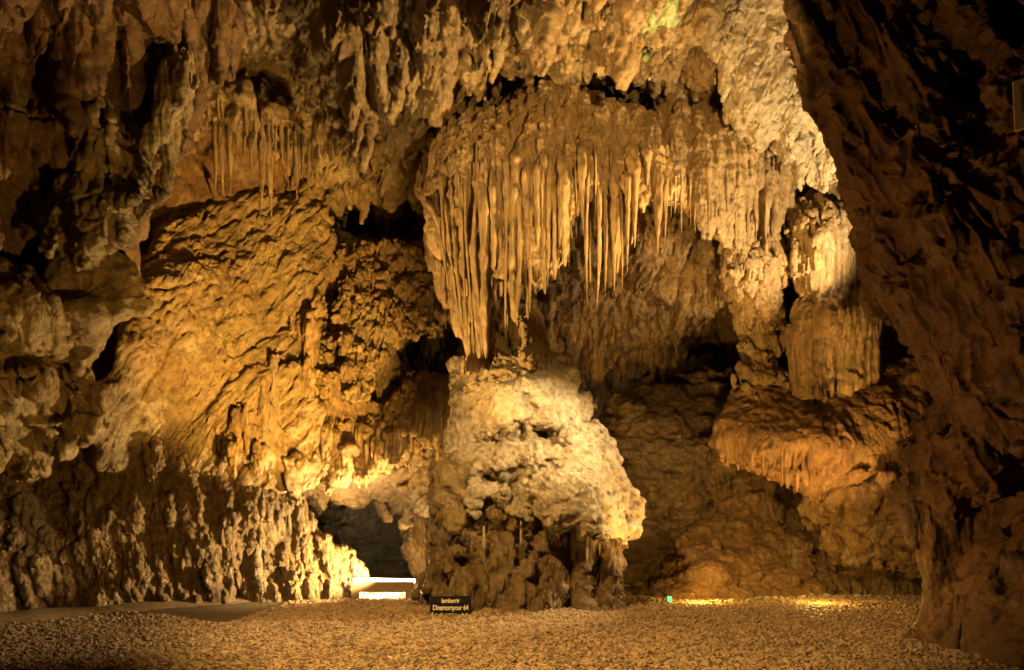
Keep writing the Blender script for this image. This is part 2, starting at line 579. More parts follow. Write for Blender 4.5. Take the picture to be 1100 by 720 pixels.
M = {}
M['ochre'] = rock_mat('ochre_rock', (0.48, 0.34, 0.16), (0.36, 0.23, 0.10), (0.17, 0.11, 0.05), bump=0.9)
M['ceil'] = rock_mat('ceiling_rock', (0.45, 0.32, 0.165), (0.34, 0.215, 0.095), (0.15, 0.09, 0.045), bump=1.0, scale=0.7)
M['tan'] = rock_mat('tan_calcite', (0.50, 0.34, 0.165), (0.40, 0.25, 0.11), (0.24, 0.145, 0.07), streak=0.25, bump=0.8)
M['pale'] = rock_mat('pale_calcite', (0.62, 0.50, 0.33), (0.50, 0.37, 0.21), (0.32, 0.21, 0.11), rough=0.5, bump=0.8)
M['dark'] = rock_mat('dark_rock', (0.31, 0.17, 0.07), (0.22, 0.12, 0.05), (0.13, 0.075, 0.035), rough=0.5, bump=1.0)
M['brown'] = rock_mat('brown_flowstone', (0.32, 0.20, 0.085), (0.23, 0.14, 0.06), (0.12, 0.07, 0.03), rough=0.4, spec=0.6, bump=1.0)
M['wet'] = rock_mat('wet_brown_rock', (0.22, 0.14, 0.065), (0.15, 0.095, 0.045), (0.08, 0.05, 0.025), rough=0.36, spec=0.7, bump=1.0)
M['rust'] = rock_mat('rusty_flowstone', (0.40, 0.23, 0.09), (0.30, 0.165, 0.065), (0.17, 0.09, 0.04), rough=0.42, spec=0.5, streak=0.3, bump=0.8)
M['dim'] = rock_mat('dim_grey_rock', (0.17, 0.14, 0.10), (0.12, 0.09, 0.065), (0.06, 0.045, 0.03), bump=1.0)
M['green_calcite'] = rock_mat('algae_tinted_calcite', (0.17, 0.22, 0.09), (0.30, 0.32, 0.16), (0.10, 0.13, 0.05), bump=0.6)
M['grey'] = rock_mat('grey_rock', (0.32, 0.26, 0.19), (0.22, 0.17, 0.12), (0.12, 0.09, 0.06), bump=1.0)

# ==================================================================== SETTING
def floor_z(x, y):
    n = np.zeros(np.shape(x), np.float32)
    X = np.asarray(x, np.float32).ravel(); Y_ = np.asarray(y, np.float32).ravel()
    n = 0.05 * vnoise(X * 0.6, Y_ * 0.6, X * 0 + 3.3) + 0.012 * vnoise(X * 2.7, Y_ * 2.7, X * 0 + 7.3)
    return n.reshape(np.shape(x))

def grid_sheet(name, x0, x1, y0, y1, step, zf):
    xs = np.arange(x0, x1 + step, step); ys = np.arange(y0, y1 + step, step)
    GX, GY = np.meshgrid(xs, ys, indexing='ij')
    V = np.stack([GX, GY, zf(GX, GY)], -1).reshape(-1, 3)
    n = len(ys)
    i = (np.arange(len(xs) - 1)[:, None] * n + np.arange(n - 1)[None]).ravel()
    return mesh_from(name, V, np.stack([i, i + n, i + n + 1, i + 1], 1))

M['soil'] = rock_mat('gravel_soil', (0.30, 0.22, 0.14), (0.24, 0.17, 0.10), (0.18, 0.12, 0.08), rough=0.85, scale=2.0, bump=0.9, grain=60)
far = link('cave_floor_far', grid_sheet('cave_floor_far', -40, 40, -20, 60, 1.0, lambda x, y: x * 0 - 0.08), M['soil'])
tag(far, kind='structure'); far.name = 'ground'
gfl = link('cave_floor', grid_sheet('cave_floor', -11, 11, 3, 24, 0.06, floor_z), M['soil'])
tag(gfl, kind='structure')


# bare trodden strip between the gravel and the left slope
def strip_mesh():
    c = [at(-60, 676, 9.6), at(0, 668, 10.9), at(60, 658, 11.6), at(120, 650, 12.2), at(180, 644, 12.9), at(240, 640, 13.4), at(285, 638, 13.8), at(330, 640, 14.0)]
    wd = [1.3, 1.1, 1.1, 1.05, 1.0, 0.8, 0.55, 0.2]
    ts = np.linspace(0, len(c) - 1, 160); us = np.linspace(-1, 1, 26)
    V = []
    for t in ts:
        x = np.interp(t, range(len(c)), [p[0] for p in c]); y = np.interp(t, range(len(c)), [p[1] for p in c]); ww = np.interp(t, range(len(c)), wd)
        for u in us:
            V.append((x + 0.55 * u * ww, y - 0.75 * u * ww, 0))
    V = np.array(V, np.float32)
    u = np.tile(us, len(ts))
    V[:, 2] = floor_z(V[:, 0:1], V[:, 1:2])[:, 0] + 0.14 * np.clip(1 - np.abs(u) ** 4, 0, 1) - 0.03 + 0.01 * vnoise(V[:, 0] * 3, V[:, 1] * 3, V[:, 0] * 0)
    n = len(us); i = (np.arange(len(ts) - 1)[:, None] * n + np.arange(n - 1)[None]).ravel()
    return mesh_from('path', V, np.stack([i, i + 1, i + n + 1, i + n], 1))
M['dirt'] = rock_mat('trodden_dirt', (0.22, 0.14, 0.07), (0.17, 0.105, 0.055), (0.14, 0.09, 0.05), rough=0.9, scale=1.5, bump=0.4, grain=50)
tag(link('path', strip_mesh(), M['dirt']), kind='structure')

# rear wall of the hall, right of the gap
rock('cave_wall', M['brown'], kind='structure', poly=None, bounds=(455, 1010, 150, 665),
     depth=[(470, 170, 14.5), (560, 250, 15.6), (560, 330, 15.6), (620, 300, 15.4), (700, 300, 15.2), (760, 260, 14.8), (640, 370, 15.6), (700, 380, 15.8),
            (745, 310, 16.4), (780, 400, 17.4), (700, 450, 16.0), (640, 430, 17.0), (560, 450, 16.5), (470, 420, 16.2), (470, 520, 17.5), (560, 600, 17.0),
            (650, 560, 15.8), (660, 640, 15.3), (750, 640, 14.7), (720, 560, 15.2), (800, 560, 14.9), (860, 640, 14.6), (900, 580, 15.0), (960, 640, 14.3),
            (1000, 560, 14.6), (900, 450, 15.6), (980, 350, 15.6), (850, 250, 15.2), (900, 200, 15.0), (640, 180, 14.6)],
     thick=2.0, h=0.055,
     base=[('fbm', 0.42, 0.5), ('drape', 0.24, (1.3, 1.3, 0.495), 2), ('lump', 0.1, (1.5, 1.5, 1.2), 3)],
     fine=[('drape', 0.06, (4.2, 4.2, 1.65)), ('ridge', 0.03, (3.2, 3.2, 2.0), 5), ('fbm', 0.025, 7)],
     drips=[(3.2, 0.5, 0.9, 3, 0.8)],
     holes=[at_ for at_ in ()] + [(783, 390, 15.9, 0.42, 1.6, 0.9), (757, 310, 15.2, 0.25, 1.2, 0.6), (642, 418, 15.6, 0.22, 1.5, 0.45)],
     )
# hanging fringe of the upper rear wall behind the canopy
rock('hanging_rock_fringe', M['brown'], 'jagged brown drip-edged rock band on the rear wall behind the big stalagmite', 'rock formation',
     poly=[(590, 230), (700, 190), (775, 215), (785, 300), (760, 335), (755, 345), (700, 372), (660, 395), (625, 400), (600, 360), (575, 330)],
     depth=[(600, 240, 14.4), (700, 230, 14.0), (760, 260, 14.0), (760, 330, 14.6), (700, 360, 14.9), (620, 380, 15.3), (600, 330, 15.0)],
     k=0.35, thick=1.6, h=0.045,
     base=[('fbm', 0.14, 0.8), ('drape', 0.24, (2, 2, 0.605), 2)], fine=[('drape', 0.06, (5.5, 5.5, 1.65)), ('fbm', 0.025, 8)],
     drips=[(4.2, 0.5, 1.0, 5, 0.85), (8.0, 0.28, 1.0, 6, 0.8)])

# alcove left of the canopy
rock('alcove_wall', M['ochre'], kind='structure', poly=None, bounds=(290, 520, 140, 505),
     depth=[(300, 200, 14.0), (350, 180, 14.0), (420, 160, 14.4), (400, 230, 16.6), (450, 220, 16.4), (440, 270, 15.0), (380, 270, 14.8), (330, 300, 14.0),
            (370, 330, 14.6), (430, 320, 14.6), (470, 300, 14.8), (410, 360, 14.3), (460, 370, 16.6), (490, 375, 16.6), (440, 410, 15.2), (400, 430, 14.7),
            (350, 400, 14.0), (340, 460, 13.9), (420, 470, 14.4), (480, 440, 14.6), (350, 500, 14.2), (400, 500, 14.9), (500, 500, 15.4), (300, 480, 13.7)],
     thick=2.2, h=0.045,
     base=[('fbm', 0.22, 0.8), ('drape', 0.176, (2.2, 2.2, 0.825), 2), ('lump', 0.08, 2.2, 3)],
     fine=[('drape', 0.06, (6, 6, 2.48), 3), ('lump', 0.03, 7.5), ('fbm', 0.02, 9)],
     drips=[(5.0, 0.3, 1.0, 3, 0.8)],
     holes=[(400, 235, 15.4, 0.9, 2.2, 0.5), (448, 200, 14.9, 0.4, 1.0, 0.5), (462, 374, 15.0, 0.75, 1.4, 0.35), (352, 325, 14.2, 0.2, 0.8, 0.2),
            (400, 575, 14.6, 1.75, 5, 1.05), (455, 520, 14.6, 0.8, 5, 0.55)])
# grey rock of the low passage behind the lamp
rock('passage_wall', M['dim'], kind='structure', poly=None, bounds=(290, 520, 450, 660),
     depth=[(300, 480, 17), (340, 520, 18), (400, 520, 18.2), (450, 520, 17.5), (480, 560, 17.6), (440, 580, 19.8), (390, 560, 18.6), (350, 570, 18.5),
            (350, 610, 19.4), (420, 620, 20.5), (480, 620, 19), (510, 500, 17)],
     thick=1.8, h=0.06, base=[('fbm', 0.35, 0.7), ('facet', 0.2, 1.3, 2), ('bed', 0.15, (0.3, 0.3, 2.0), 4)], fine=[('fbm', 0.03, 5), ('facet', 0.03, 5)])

rock('hanging_blocks', M['brown'], 'brownish blocky rock hanging in the roof of the low lit passage', 'rock',
     poly=[(322, 508), (345, 498), (400, 496), (475, 488), (480, 540), (468, 552), (440, 548), (425, 556), (405, 538), (385, 545), (365, 535), (345, 545), (330, 530)],
     depth=[(330, 510, 14.3), (400, 510, 14.6), (470, 500, 14.8), (470, 550, 15.6), (400, 540, 15.8), (340, 540, 15.2)], k=0.25, thick=1.6, h=0.042,
     base=[('facet', 0.28, 1.3, 2), ('fbm', 0.16, 0.9)], fine=[('facet', 0.05, 4), ('fbm', 0.03, 5)])

# ceiling
rock('cave_ceiling', M['ceil'], kind='structure', poly=None, bounds=(262, 900, -70, 200),
     depth=[(200, -70, 9.5), (230, 50, 10.8), (260, 150, 13.9), (300, 190, 14.6), (350, 120, 12.5), (300, 110, 12.8), (330, 20, 10.6), (330, -70, 9.4),
            (400, 140, 12.6), (430, 60, 11.5), (430, -50, 9.7), (520, 50, 11.8), (500, 110, 14.0), (600, 50, 12.2), (600, -60, 9.8), (560, 95, 14.6), (620, 95, 14.4),
            (660, 85, 13.8), (700, 50, 12.4), (690, -60, 10.2), (720, 98, 14.0), (680, 120, 15), (770, 60, 13.0), (780, -60, 10.8), (800, 130, 14), (880, 150, 14.5), (880, -50, 12), (850, 210, 15.2),
            (350, 210, 14.6), (420, 200, 15.2)],
     thick=2.2, h=0.055,
     base=[('fbm', 0.4, (0.8, 0.6, 0.5)), ('drape', 0.62, (0.7, 0.6, 0.24), 2), ('drape', 0.272, (1.9, 1.5, 0.55), 6)],
     fine=[('drape', 0.075, (4.2, 3.5, 1.32), 3), ('pit', 0.05, (4, 4, 3)), ('crack', 0.05, (2.2, 2.2, 1.2), 4), ('fbm', 0.03, 6)],
     drips=[(1.3, 1.1, 0.7, 3, 0.7), (3.0, 0.55, 0.8, 9, 0.7)],
     holes=[(532, 75, 12.2, 0.42, 1.5, 0.5), (670, 55, 12.2, 0.25, 1.2, 0.45), (680, 95, 12.7, 0.3, 1.2, 0.35), (395, 130, 12.3, 0.3, 1.4, 0.5)])

# ==================================================================== FORMATIONS
# --- pale ribs at the upper right
rock('pale_rock_rib', M['pale'], 'brightly lit cream rock rib slanting down beside the dark foreground wall', 'rock formation',
     poly=[(738, -60), (750, 10), (765, 70), (785, 118), (812, 145), (838, 158), (858, 178), (878, 196), (912, 200), (930, 150), (920, -60)],
     depth=[(745, -50, 11.4), (780, 60, 12.2), (820, 120, 12.6), (880, 190, 13.2), (880, 60, 12.2), (900, -50, 11.3), (830, -50, 11.2)],
     k=0.45, thick=1.8, h=0.04,
     base=[('fbm', 0.16, 0.8), ('drape', 0.224, (1.4, 1.4, 0.385), 4, -0.3), ('crack', 0.09, (1.3, 1.3, 0.8), 7)],
     fine=[('pit', 0.05, 5.5), ('drape', 0.045, (5, 5, 1.65)), ('fbm', 0.03, 5), ('crack', 0.03, (3.2, 3.2, 2.4), 3)], drips=[(3.4, 0.35, 1, 2, 0.7)])

# --- canopy with its curtain
CANDEPTH = [(450, 190, 13.2), (480, 150, 12.9), (520, 110, 13.2), (560, 95, 13.6), (620, 100, 13.7), (700, 112, 13.9), (760, 108, 14.1), (820, 150, 13.8), (850, 210, 14.0),
            (520, 180, 12.3), (560, 220, 12.1), (600, 180, 12.0), (650, 170, 12.1), (700, 180, 12.4), (760, 180, 13.0), (800, 220, 13.5), (500, 300, 12.3), (560, 300, 12.2), (510, 370, 12.2)]
canopy = empty('flowstone_canopy', at(600, 380, 12.6))
tag(canopy, 'huge tan flowstone canopy under the ceiling with a long curtain of hanging strands', 'flowstone')
rock('canopy_body', M['tan'], parent=canopy,
     poly=[(446, 205), (455, 165), (480, 128), (520, 104), (570, 90), (625, 98), (700, 107), (760, 104), (800, 112), (835, 140), (852, 175), (850, 225), (830, 265),
           (800, 262), (760, 240), (730, 222), (690, 214), (640, 216), (615, 240), (600, 285), (580, 300), (560, 290), (530, 300), (500, 300), (476, 285), (458, 240)],
     depth=[(450, 190, 13.0), (480, 140, 12.8), (520, 110, 12.8), (560, 95, 12.85), (620, 100, 12.9), (700, 112, 13.1), (760, 108, 13.5), (820, 150, 13.5), (850, 210, 14.0),
            (500, 180, 12.25), (540, 145, 12.2), (560, 210, 11.95), (600, 170, 12.0), (650, 170, 12.1), (700, 180, 12.35), (760, 180, 12.9), (800, 220, 13.4), (500, 220, 12.2)],
     k=0.3, thick=2.2, h=0.036,
     base=[('fbm', 0.13, 0.6), ('billow', 0.15, (3.2, 3.2, 0.16), 2), ('lump', 0.03, (1.6, 1.6, 2.4), 3)],
     fine=[('billow', 0.05, (8, 8, 0.6), 3), ('lump', 0.022, (5, 5, 8), 2), ('drape', 0.025, (7, 7, 3), 2), ('fbm', 0.018, 8)],
     drips=[(4.5, 0.35, 1, 5, 0.9)])
rock('curtain_back', M['tan'], parent=canopy,
     poly=[(458, 215), (480, 200), (560, 195), (620, 200), (612, 250), (600, 285), (585, 300), (565, 322), (545, 335), (525, 360), (505, 370), (490, 355), (472, 310), (460, 260)],
     depth=[(470, 220, 13.1), (560, 210, 12.5), (610, 230, 12.6), (570, 300, 12.6), (510, 350, 12.7), (480, 300, 12.9)], k=0.25, thick=1.2, h=0.038,
     base=[('fbm', 0.1, 0.8), ('billow', 0.14, (3.2, 3.2, 0.2), 4)], fine=[('billow', 0.05, (8, 8, 0.6), 3), ('fbm', 0.02, 8)], drips=[(5, 0.4, 1, 5, 0.9)])


def strand_mesh(name, L, r0, r1, seed, bend=0.05, flare=1.5, seg=14, knob=0.12, flat=1.0, tip=0.25):
    """one hanging strand, top at z=0, tip at z=-L"""
    nr = max(10, int(L / 0.035))
    t = np.linspace(0, 1, nr)
    th = np.linspace(0, 2 * math.pi, seg, endpoint=False)
    TT, TH = np.meshgrid(t, th, indexing='ij')
    r = r1 + (r0 - r1) * (1 - TT) ** 1.1
    r = r * (0.35 + 0.65 * np.clip(TT * L / 0.45, 0, 1) ** 0.7)
    z = -TT * L
    r = r * np.clip((1 - TT) * L / tip, 0, 1) ** 0.45
    X = np.cos(TH) * r; Y_ = np.sin(TH) * r * flat
    s = seed * 7.7
    n = vnoise((np.cos(TH) * 1.6 + s).ravel(), (np.sin(TH) * 1.6 + s).ravel(), (z * 1.2).ravel()).reshape(TT.shape)
    n2 = vnoise((np.cos(TH) * 2.2 + s).ravel(), (np.sin(TH) * 2.2).ravel(), (z * 9 + s).ravel()).reshape(TT.shape)
    n3 = vnoise((z * 4.5 + s).ravel(), (z * 0).ravel(), (z * 0 + s).ravel()).reshape(TT.shape)
    k = 1 + 0.35 * n + knob * n2 + knob * 0.9 * n3
    X *= k; Y_ *= k
    bx = vnoise((z * 0.6 + s).ravel(), (z * 0 + 1).ravel(), (z * 0 + s).ravel()).reshape(TT.shape) - vnoise(np.array([s]), np.array([1.0]), np.array([s]))[0]
    by = vnoise((z * 0.6 + s).ravel(), (z * 0 + 5).ravel(), (z * 0 + s).ravel()).reshape(TT.shape) - vnoise(np.array([s]), np.array([5.0]), np.array([s]))[0]
    X += bx * bend * L; Y_ += by * bend * L
    V = np.stack([X, Y_, z], -1).reshape(-1, 3)
    q = []
    i = np.arange(nr - 1)[:, None] * seg; j = np.arange(seg)[None]
    a = (i + j).ravel(); b = (i + (j + 1) % seg).ravel()
    Q = np.stack([a, a + seg, b + seg, b], 1)
    return mesh_from(name, V, Q)


def hit_depth(o, px, py, default):
    """distance of the body's surface behind a frame position"""
    from mathutils import Vector
    bpy.context.view_layer.update()
    org = Vector((0, 0, EYE)); p = Vector(at(px, py, 1.0)) - org
    off = Vector(o.parent.location) if o.parent else Vector(o.location)
    ok, loc, n, i = o.ray_cast(org - off, p.normalized())
    return (loc.y + off.y) if ok else default


def strand(parent, px, top, bot, Y, r0, r1, mat, seed, name='stalactite', bx=0.0, hug=None, **kw):
    """a hanging strand; with hug it grows out of the front of that body and follows it down"""
    path = None
    if hug is not None:
        pys = np.linspace(top, bot, 9); Ys = []
        for i, py in enumerate(pys):
            h_ = hit_depth(hug, px + bx * i / 8.0, py, None)
            if i == 0 and h_ is None:
                return None
            if h_ is None or (Ys and h_ > min(Ys) + 0.25):
                h_ = min(Ys) if Ys else Y
            Ys.append(min(h_, Ys[-1] + 0.02) if Ys else h_)
        Y = Ys[0]; path = np.array(Ys) - Y
    a = at(px, top, Y); b = at(px + bx, bot, Y)
    L = a[2] - b[2]
    me = strand_mesh(name, L, r0, r1, seed, **kw)
    n = len(me.vertices); co = np.empty(n * 3, np.float32); me.vertices.foreach_get('co', co); co = co.reshape(-1, 3)
    t = -co[:, 2] / L
    co[:, 0] += t * (b[0] - a[0])
    if path is not None:
        co[:, 1] += np.interp(t, np.linspace(0, 1, 9), path) + r0 * (0.8 - 0.8 * np.clip(t * L / 0.5, 0, 1))
    me.vertices.foreach_set('co', co.ravel()); me.update()
    o = link(name, me, mat, parent)
    if parent is not None:
        o.location = tuple(a[i] - parent.location[i] for i in range(3))
    else:
        o.location = a
    return o

# strands of the curtain, side by side: outline of their lower ends
EX = [456, 466, 480, 490, 505, 520, 530, 540, 560, 575, 590, 600, 610, 622, 640, 650, 668, 680, 700, 720, 740, 765, 800, 830]
EB = [262, 300, 345, 374, 388, 386, 374, 354, 352, 334, 312, 296, 290, 326, 338, 318, 312, 262, 280, 266, 246, 262, 280, 295]
k = 0
px = 457.0
body = bpy.data.objects['canopy_body']
R_ = random.Random(5)
while px < 836:
    k += 1
    left = px < 606
    top = float(np.interp(px, [456, 500, 560, 700, 836], [196, 168, 158, 160, 205])) + R_.uniform(-14, 30)
    bot = float(np.interp(px, EX, EB))
    Yd = float(np.interp(px, [456, 470, 500, 560, 640, 700, 760, 836], [12.95, 12.7, 12.25, 11.95, 12.0, 12.2, 12.85, 13.5]))
    full = R_.random() < (0.72 if left else 0.42)
    if not full:
        bot = top + (bot - top) * R_.uniform(0.45, 0.88)
    r = (R_.choice([0.03, 0.045, 0.06, 0.08, 0.13]) if left else R_.choice([0.03, 0.04, 0.055, 0.08, 0.115])) * R_.uniform(0.85, 1.15)
    bx = float(np.interp(px, [456, 500, 530, 900], [16, 12, 0, 0]))
    strand(canopy, px, top, bot, Yd, r, r * (0.5 if left else 0.28), M['tan'], k, bx=bx, bend=0.022, knob=0.26, flat=1.4, tip=0.35 if left else 0.9, hug=body)
    px += R_.uniform(4.2, 6.0) if left else (R_.uniform(4.5, 8.0) if px < 745 else R_.uniform(8, 14))
    if R_.random() < 0.5 and px < 745:
        k += 1
        strand(canopy, px - 3, top + 40, bot - R_.uniform(5, 60), Yd + 0.28, r * 0.8, r * 0.4, M['tan'], k, bx=bx * 0.7, bend=0.01, tip=0.4)

# --- dripping pillar right of the canopy
rock('dripping_pillar', M['tan'], 'knobbly tan pillar narrowing downward onto the rusty boulder shelf', 'pillar',
     poly=[(772, 235), (800, 215), (838, 232), (844, 300), (842, 345), (836, 385), (846, 415), (805, 418), (797, 385), (788, 340), (776, 290)],
     depth=[(780, 240, 13.7), (850, 240, 14.2), (810, 300, 13.6), (850, 350, 14.3), (820, 400, 14.0), (790, 340, 14.2)],
     k=0.35, thick=1.2, h=0.04,
     base=[('fbm', 0.12, 1.1), ('drape', 0.176, (2.6, 2.6, 0.88), 4)], fine=[('drape', 0.06, (6, 6, 2.2)), ('lump', 0.025, (7, 7, 5)), ('fbm', 0.02, 9)],
     drips=[(5, 0.4, 1, 4, 0.8)])

# --- fluted column
column = empty('fluted_column', at(897, 412, 14.3))
tag(column, 'two-tiered fluted flowstone column standing on the boulder shelf at the right', 'column')
rock('fluted_tier', M['tan'], parent=column,
     poly=[(838, 232), (850, 212), (880, 207), (912, 212), (925, 240), (930, 300), (925, 328), (856, 322), (846, 280)],
     depth=[(845, 240, 14.1), (880, 215, 13.9), (885, 260, 13.4), (885, 310, 13.4), (925, 260, 13.9), (925, 320, 13.9)], k=0.5, thick=1.3, h=0.035,
     base=[('billow', 0.17, (3.6, 3.6, 0.15), 2), ('drape', 0.045, (4, 4, 0.55), 3)], fine=[('billow', 0.07, (8, 8, 0.4), 3), ('fbm', 0.02, 8)])
rock('fluted_tier', M['tan'], parent=column,
     poly=[(853, 322), (870, 306), (900, 300), (930, 310), (946, 340), (948, 408), (905, 430), (880, 434), (852, 424), (845, 360)],
     depth=[(860, 330, 13.6), (900, 305, 13.6), (900, 335, 13.1), (900, 360, 13.1), (900, 405, 13.4), (945, 350, 13.7)], k=0.4, thick=1.3, h=0.035,
     base=[('billow', 0.18, (3.2, 3.2, 0.15), 5), ('drape', 0.045, (4, 4, 0.55), 3)], fine=[('billow', 0.07, (7, 7, 0.4), 3), ('fbm', 0.02, 8), ('lump', 0.012, 8)], drips=[(5, 0.25, 1, 4, 0.9)])

# --- boulder shelf and rocks beneath it
shelf = empty('boulder_shelf', at(880, 640, 14.0))
tag(shelf, 'rounded rust-brown boulder shelf with drip fringe jutting out below the fluted column', 'boulder')
rock('rounded_boulder', M['rust'], parent=shelf,
     poly=[(756, 478), (762, 450), (785, 420), (815, 404), (860, 398), (930, 392), (965, 372), (1010, 380), (1020, 520), (960, 545), (900, 540), (868, 552), (850, 530), (812, 514), (770, 502)],
     depth=[(765, 470, 13.4), (800, 430, 13.6), (860, 415, 13.8), (820, 475, 12.7), (880, 470, 12.5), (960, 400, 13.9), (960, 480, 13.0), (870, 540, 13.6), (1000, 520, 12.8)],
     k=0.55, thick=2.4, h=0.042,
     base=[('fbm', 0.13, 0.8), ('crack', 0.06, 0.8, 6)], fine=[('fbm', 0.035, 3.5), ('billow', 0.02, (6, 6, 1.2), 2), ('pit', 0.025, 6), ('crack', 0.03, 2.2, 4)], drips=[(6, 0.22, 1, 4, 0.9)])
rock('blocky_rock', M['rust'], parent=shelf,
     poly=[(860, 545), (875, 525), (920, 515), (980, 520), (1010, 560), (1000, 610), (960, 615), (925, 600), (900, 598), (888, 575)],
     depth=[(870, 550, 13.9), (920, 560, 13.4), (980, 560, 13.0), (980, 610, 13.6), (900, 590, 13.9)], k=0.3, thick=1.5, h=0.042,
     base=[('facet', 0.2, 1.6, 2), ('fbm', 0.12, 1.2)], fine=[('facet', 0.04, 4.5), ('fbm', 0.03, 5)])
k = 300
for px in range(772, 872, 7):
    k += 1
    t = (px - 772) / 100.0
    strand(shelf, px, 462 + 14 * math.sin(px), 496 + 32 * t + 8 * math.sin(px * 1.3), 13.2, 0.05 + 0.02 * math.sin(px * 3.1), 0.03, M['rust'], k, bend=0.01, tip=0.2, hug=bpy.data.objects['rounded_boulder'])
# slope in front of the rear wall
rock('rock_slope', M['rust'], 'orange-brown sloping rock mound rising from the floor behind the green lamp', 'rock mound',
     poly=[(648, 660), (652, 600), (690, 570), (740, 548), (780, 520), (820, 528), (860, 560), (880, 600), (895, 660)],
     depth=[(655, 650, 14.4), (700, 600, 14.9), (750, 645, 13.7), (780, 530, 15.2), (780, 590, 14.3), (860, 600, 14.6), (880, 645, 14.0)], k=0.4, thick=2.2, h=0.045,
     base=[('fbm', 0.26, 0.9), ('facet', 0.14, (1.2, 1.2, 1.8), 5), ('ridge', 0.12, (1.6, 1.6, 2.6), 2)], fine=[('fbm', 0.05, 4), ('crack', 0.04, (3, 3, 3), 3), ('ridge', 0.045, (4, 4, 6), 3), ('lump', 0.025, 8)])
# dark wet rock behind, left of the shelf
rock('wet_boulder', M['wet'], 'glossy dark brown wet boulder right behind the big stalagmite', 'boulder',
     poly=[(640, 640), (640, 480), (655, 430), (690, 400), (730, 385), (770, 400), (775, 450), (762, 500), (765, 560), (740, 650)],
     depth=[(650, 440, 15.0), (700, 400, 15.4), (750, 400, 15.6), (700, 480, 14.5), (760, 480, 15.2), (660, 560, 14.6), (720, 620, 14.6), (750, 560, 15)], k=0.5, thick=2.2, h=0.045,
     base=[('fbm', 0.28, 0.8), ('facet', 0.12, (1.1, 1.1, 1.8), 3), ('ridge', 0.16, (1.4, 1.4, 2.4), 5)], fine=[('fbm', 0.05, 4), ('ridge', 0.06, (3.5, 3.5, 7), 3), ('ridge', 0.03, (8, 8, 13), 4), ('lump', 0.03, 7)])

# --- the big stalagmite
stal = empty('mushroom_stalagmite', at(560, 657, 12.0))
tag(stal, 'giant mushroom-shaped stalagmite with pale pitted cap standing on the gravel in the centre', 'stalagmite')
rock('stalagmite_cap', M['pale'], parent=stal,
     poly=[(492, 420), (494, 392), (520, 380), (560, 377), (602, 378), (620, 388), (624, 416), (640, 426), (650, 442), (652, 470), (658, 490), (664, 500), (676, 524), (684, 548), (676, 568), (655, 564),
           (640, 572), (618, 560), (600, 570), (575, 560), (552, 570), (530, 562), (512, 574), (498, 556), (486, 530), (492, 505), (484, 488), (488, 455)],
     depth=[(505, 420, 12.4), (560, 392, 12.3), (605, 400, 12.5), (540, 430, 11.8), (600, 440, 11.9), (635, 450, 12.5), (500, 480, 12.1), (545, 470, 11.75), (520, 510, 11.4), (570, 510, 11.2), (620, 520, 11.0), (672, 545, 11.6),
            (560, 560, 11.1), (620, 560, 10.9), (500, 555, 11.6)],
     k=0.25, taper=0.3, thick=2.4, h=0.032,
     base=[('fbm', 0.2, 1.1), ('pit', 0.16, 1.7, 5), ('facet', 0.05, 1.8, 8)],
     fine=[('pit', 0.09, 3.8, 2), ('pit', 0.05, 7.5, 6), ('facet', 0.035, 4.5, 3), ('drape', 0.0263, (6, 6, 2.75)), ('fbm', 0.022, 6)],
     holes=[(520, 472, 11.7, 0.62, 0.8, 0.15), (580, 466, 11.6, 0.42, 0.7, 0.14), (556, 500, 11.2, 0.15, 0.6, 0.45), (608, 478, 11.5, 0.3, 0.6, 0.15), (520, 515, 11.2, 0.28, 0.45, 0.1), (592, 500, 11.2, 0.22, 0.4, 0.1), (545, 540, 10.95, 0.35, 0.4, 0.08), (498, 440, 12.0, 0.12, 0.4, 0.5)])
rock('stalagmite_base', M['brown'], parent=stal,
     poly=[(470, 505), (520, 500), (640, 520), (652, 560), (648, 610), (655, 645), (668, 664), (560, 668), (452, 664), (449, 640), (462, 610), (478, 575), (470, 545)],
     depth=[(475, 520, 12.0), (475, 580, 12.2), (455, 640, 12.2), (520, 600, 12.0), (560, 580, 12.0), (560, 655, 11.75), (600, 600, 12.1), (640, 580, 12.3), (650, 650, 12.0), (500, 650, 11.8)],
     k=0.3, thick=1.8, h=0.036,
     base=[('fbm', 0.16, 1.0), ('billow', 0.26, (1.9, 1.9, 0.55), 2), ('drape', 0.112, (2.6, 2.6, 0.88), 5)], fine=[('drape', 0.06, (5, 5, 1.65)), ('lump', 0.03, 6), ('fbm', 0.03, 7)],
     drips=[(4, 0.3, 1, 4, 0.7)])
rock('side_flange', M['ochre'], parent=stal,
     poly=[(466, 520), (470, 500), (490, 486), (505, 500), (508, 540), (500, 575), (478, 580), (468, 550)],
     depth=[(470, 520, 11.9), (500, 500, 11.7), (490, 560, 11.7)], k=0.2, thick=1.0, h=0.034,
     base=[('lump', 0.09, 3.2), ('fbm', 0.07, 2)], fine=[('lump', 0.03, 7), ('fbm', 0.02, 9)])
for i, (px, a, b, Y, r) in enumerate([(631, 560, 604, 11.6, 0.035), (637, 560, 608, 11.6, 0.045), (644, 560, 598, 11.7, 0.03), (560, 560, 586, 11.5, 0.05), (520, 565, 590, 11.6, 0.05), (600, 562, 580, 11.4, 0.04)]):
    strand(stal, px, a, b, Y, r, r * 0.6, M['pale'], 500 + i, bend=0.0, tip=0.1)
